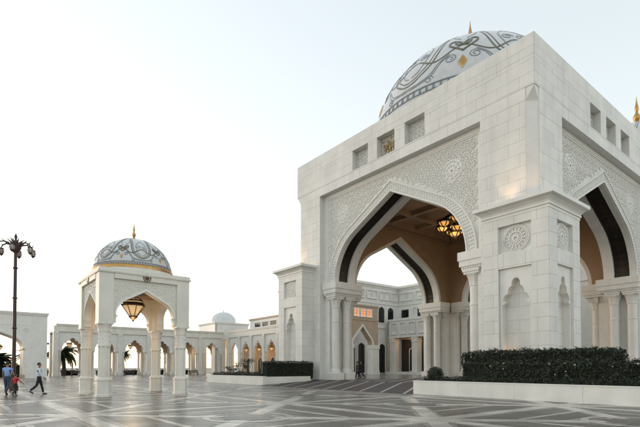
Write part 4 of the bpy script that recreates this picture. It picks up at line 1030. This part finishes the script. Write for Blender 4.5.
for k in range(6):
    a = k*math.pi/3+.25; pr = [(.1,8.95),(.35,9.25),(.65,9.34),(.92,9.24),(1.0,9.12)]
    b = MB(); b.tube([(r*math.cos(a), r*math.sin(a), z) for r, z in pr], [.07,.06,.05,.04,.03], 6)
    for r, z in pr[1:4]: b.tube([(r*math.cos(a), r*math.sin(a), z),((r+.12)*math.cos(a), (r+.12)*math.sin(a), z+.16)], [.05,.01], 4)
    arm = b.build('arm', 'post', t, smooth=True); o = link('lantern_frame', lam, arm, (1.0*math.cos(a), 1.0*math.sin(a), 9.04), 0, (.68,.68,.68)); link('lantern_glass', lgl, arm, (1.0*math.cos(a), 1.0*math.sin(a), 9.04), 0, (.68,.68,.68))
for k in range(6):
    a = k*math.pi/3+.8; b = MB(); b.tube([(.1*math.cos(a),.1*math.sin(a),9.1),(.28*math.cos(a),.28*math.sin(a),9.42),(.48*math.cos(a),.48*math.sin(a),9.6)], [.06,.05,.01], 5); b.build('leaf', 'post', t)

# ------------------------------------------------------------------ people
def skin_obj(name, verts, edges, rad, m, parent, root=0, sub=1):
    me = bpy.data.meshes.new(name); me.from_pydata(verts, edges, [])
    o = link(name, me, parent); md = o.modifiers.new('skin', 'SKIN'); md.use_smooth_shade = True
    for i, r in enumerate(rad): sv = me.skin_vertices[0].data[i]; sv.radius = (r, r) if not isinstance(r, tuple) else r; sv.use_root = i == root
    s_ = o.modifiers.new('sub', 'SUBSURF'); s_.levels = sub; s_.render_levels = sub
    dg = bpy.context.evaluated_depsgraph_get(); ev = o.evaluated_get(dg); nm = bpy.data.meshes.new_from_object(ev); o.modifiers.clear(); o.data = nm
    nm.materials.clear(); nm.materials.append(M[m]); return o
def person(label, loc, face, h, shirt, trous, stride=.0, arms=((.0,.1),(.0,.1)), sleeve=.55, bulk=1.0, group=None, turn=0):
    """face: heading angle; arms: per side (forward swing, outward lift) in radians; x forward, +y is the figure's left"""
    t = thing('person', label, 'person', loc, face, group); k = h/1.75; t.scale = (k,k,k); B = bulk
    hip = .92; kn, an = .49, .09
    def leg(sg, sw):
        hp = Vector((0, sg*.095, hip-.04)); th = sw; kne = hp+Vector((math.sin(th)*.43, 0, -math.cos(th)*.43)); sh = th-(.55 if sw < 0 else .08)
        ank = kne+Vector((math.sin(sh)*.41, 0, -math.cos(sh)*.41)); return hp, kne, ank, sh
    LG_ = [leg(1, stride), leg(-1, -stride)]
    dz = min(q[2].z for q in LG_)-.085
    V = [Vector((0,0,hip-dz))]; E_ = []; Rr = [(.15*B,.115*B)]
    for sg, (hp, kne, ank, sh) in zip((1,-1), LG_):
        i = len(V); V += [hp-Vector((0,0,dz+.02)), hp.lerp(kne,.5)-Vector((0,0,dz)), kne-Vector((0,0,dz)), kne.lerp(ank,.45)-Vector((0,0,dz)), ank-Vector((0,0,dz-.02))]
        Rr += [.098*B,.088*B,.068,.066,.06]; E_ += [(0,i),(i,i+1),(i+1,i+2),(i+2,i+3),(i+3,i+4)]
    V.append(Vector((0,0,hip+.10-dz))); Rr.append((.15*B,.108*B)); E_.append((0,len(V)-1))
    skin_obj('trousers', V, E_, Rr, trous, t)
    for hp, kne, ank, sh in LG_:
        a = ank-Vector((0,0,dz)); pitch_ = -.5 if sh < -.3 else 0
        f = Vector((math.cos(pitch_)*.2, 0, math.sin(pitch_)*.2))
        skin_obj('shoe', [a+Vector((-.05,0,-.035)), a+Vector((.03,0,-.035)), a+f*.55+Vector((0,0,-.045)), a+f+Vector((0,0,-.05))], [(0,1),(1,2),(2,3)], [.045,.045,.042,.034], 'shoe', t)
    # torso and sleeves
    z0 = hip-dz; V = [Vector((0,0,z0+.0)), Vector((.0,0,z0+.14)), Vector((.01,0,z0+.30)), Vector((0,0,z0+.44)), Vector((0,0,z0+.52))]; Rr = [(.165*B,.12*B),(.155*B,.118*B),(.175*B,.125*B),(.15*B,.10*B),(.075,.07)]; E_ = [(0,1),(1,2),(2,3),(3,4)]
    hands = []
    for sg, (sw, out) in zip((1,-1), arms):
        s0 = Vector((0, sg*.185, z0+.46)); d = Vector((math.sin(sw)*math.cos(out), sg*math.sin(out), -math.cos(sw)*math.cos(out))); el = s0+d*.28
        d2 = Vector((math.sin(sw+.35)*math.cos(out), sg*math.sin(out)*.9, -math.cos(sw+.35)*math.cos(out))).normalized(); wr = el+d2*.25
        i = len(V); V += [s0, s0.lerp(el,.55)]; Rr += [.068*B,.06]; E_ += [(3,i),(i,i+1)]
        if sleeve > .6: V += [el, wr.lerp(el,.12)]; Rr += [.05,.042]; E_ += [(i+1,i+2),(i+2,i+3)]
        hands.append((sg, s0.lerp(el,.5), el, wr, d2))
    skin_obj('shirt', V, E_, Rr, shirt, t)
    # body: head, neck, arms and hands as one surface
    hz = z0+.52; V = [Vector((0,0,hz-.08)), Vector((.0,0,hz+.05)), Vector((.015,0,hz+.12)), Vector((.015,0,hz+.20)), Vector((.0,0,hz+.275))]; Rr = [.058,.055,(.068,.075),(.078,.095),(.06,.07)]; E_ = [(0,1),(1,2),(2,3),(3,4)]
    i = len(V); V.append(Vector((.115,0,hz+.165))); Rr.append(.014); E_.append((3,i))          # nose
    for sg in (-1,1): i = len(V); V.append(Vector((0,sg*.092,hz+.175))); Rr.append(.016); E_.append((3,i))   # ears
    body_v = len(V)
    for sg, a, el, wr, d2 in hands:
        i = len(V); V += [a, el, wr, wr+d2*.075]; Rr += [.045,.04,.028,(.035,.02)]; E_ += [(0,i),(i,i+1),(i+1,i+2),(i+2,i+3)]; Rr[i] = .04
        fw = Vector((d2.z*-1, 0, d2.x)).normalized()
        for q in range(4): j = len(V); V += [wr+d2*(.115+.012*(1.5-abs(q-1.5)))+fw*(.027*(q-1.5)), wr+d2*(.16+.012*(1.5-abs(q-1.5)))+fw*(.024*(q-1.5))-Vector((0,sg*.015,0))]; Rr += [.009,.008]; E_ += [(i+3,j),(j,j+1)]
        j = len(V); V += [wr+d2*.06+fw*.05, wr+d2*.095+fw*.065]; Rr += [.011,.009]; E_ += [(i+2,j),(j,j+1)]
    skin_obj('body', V, E_, Rr, 'skin', t)
    b = MB()                                           # hair cap
    for e in range(7):
        for q in range(16):
            pass
    prof = []
    b.lathe([(.1*math.cos(R_(e)), hz+.205+.105*math.sin(R_(e))) for e in (-28,-8,12,32,52,70,86)], 16, (-.012,0)); 
    for i, (x, y, z) in enumerate(b.v):
        if x > .03 and z < hz+.245: b.v[i] = (x*.35, y*.93, max(z, hz+.24))
        else: b.v[i] = (x*1.08, y*.95, z)
    b.build('hair', 'hair', t, smooth=True)
    b = MB()
    for sg in (-1,1): b.box(.09,.1,sg*.034-.014,sg*.034+.014,hz+.185,hz+.197)
    b.build('eyes', 'hair', t); b = MB(); b.box(.085,.096,-.025,.025,hz+.108,hz+.118); b.build('mouth', 'red', t)
    return t
aw = math.atan2(.78, .62); rt = math.atan2(-.62, .78)
person('man in pale blue shirt and jeans holding the small child\'s hand', (-35.78, 4.91, 0), aw+.15, 1.74, 'shirtb', 'jean', .14, ((.1,.12),(.12,.32)), .55, 1.08)
person('small child in red top with arms held out, beside the man', (-35.55, 3.35, 0), aw-.2, 1.13, 'red', 'black', .2, ((.1,.75),(.1,.75)), .9, 1.05)
person('man in white shirt and dark trousers walking across plaza', (-34.39, 4.37, 0), rt+.45, 1.72, 'shirtw', 'black', .27, ((-.3,.1),(.3,.1)), .9, 1.0)
person('pedestrian in dark jacket walking up into the great gate, right one', (-8.13, 6.65, .36), rt+2.6, 1.74, 'black', 'black', .3, ((.2,.1),(-.2,.1)), .9, 1.0)
person('pedestrian in grey top walking into the great gate, left one', (-7.75, 7.55, .36), rt+2.9, 1.68, 'grey', 'black', .22, ((-.2,.1),(.2,.1)), .9, .95)
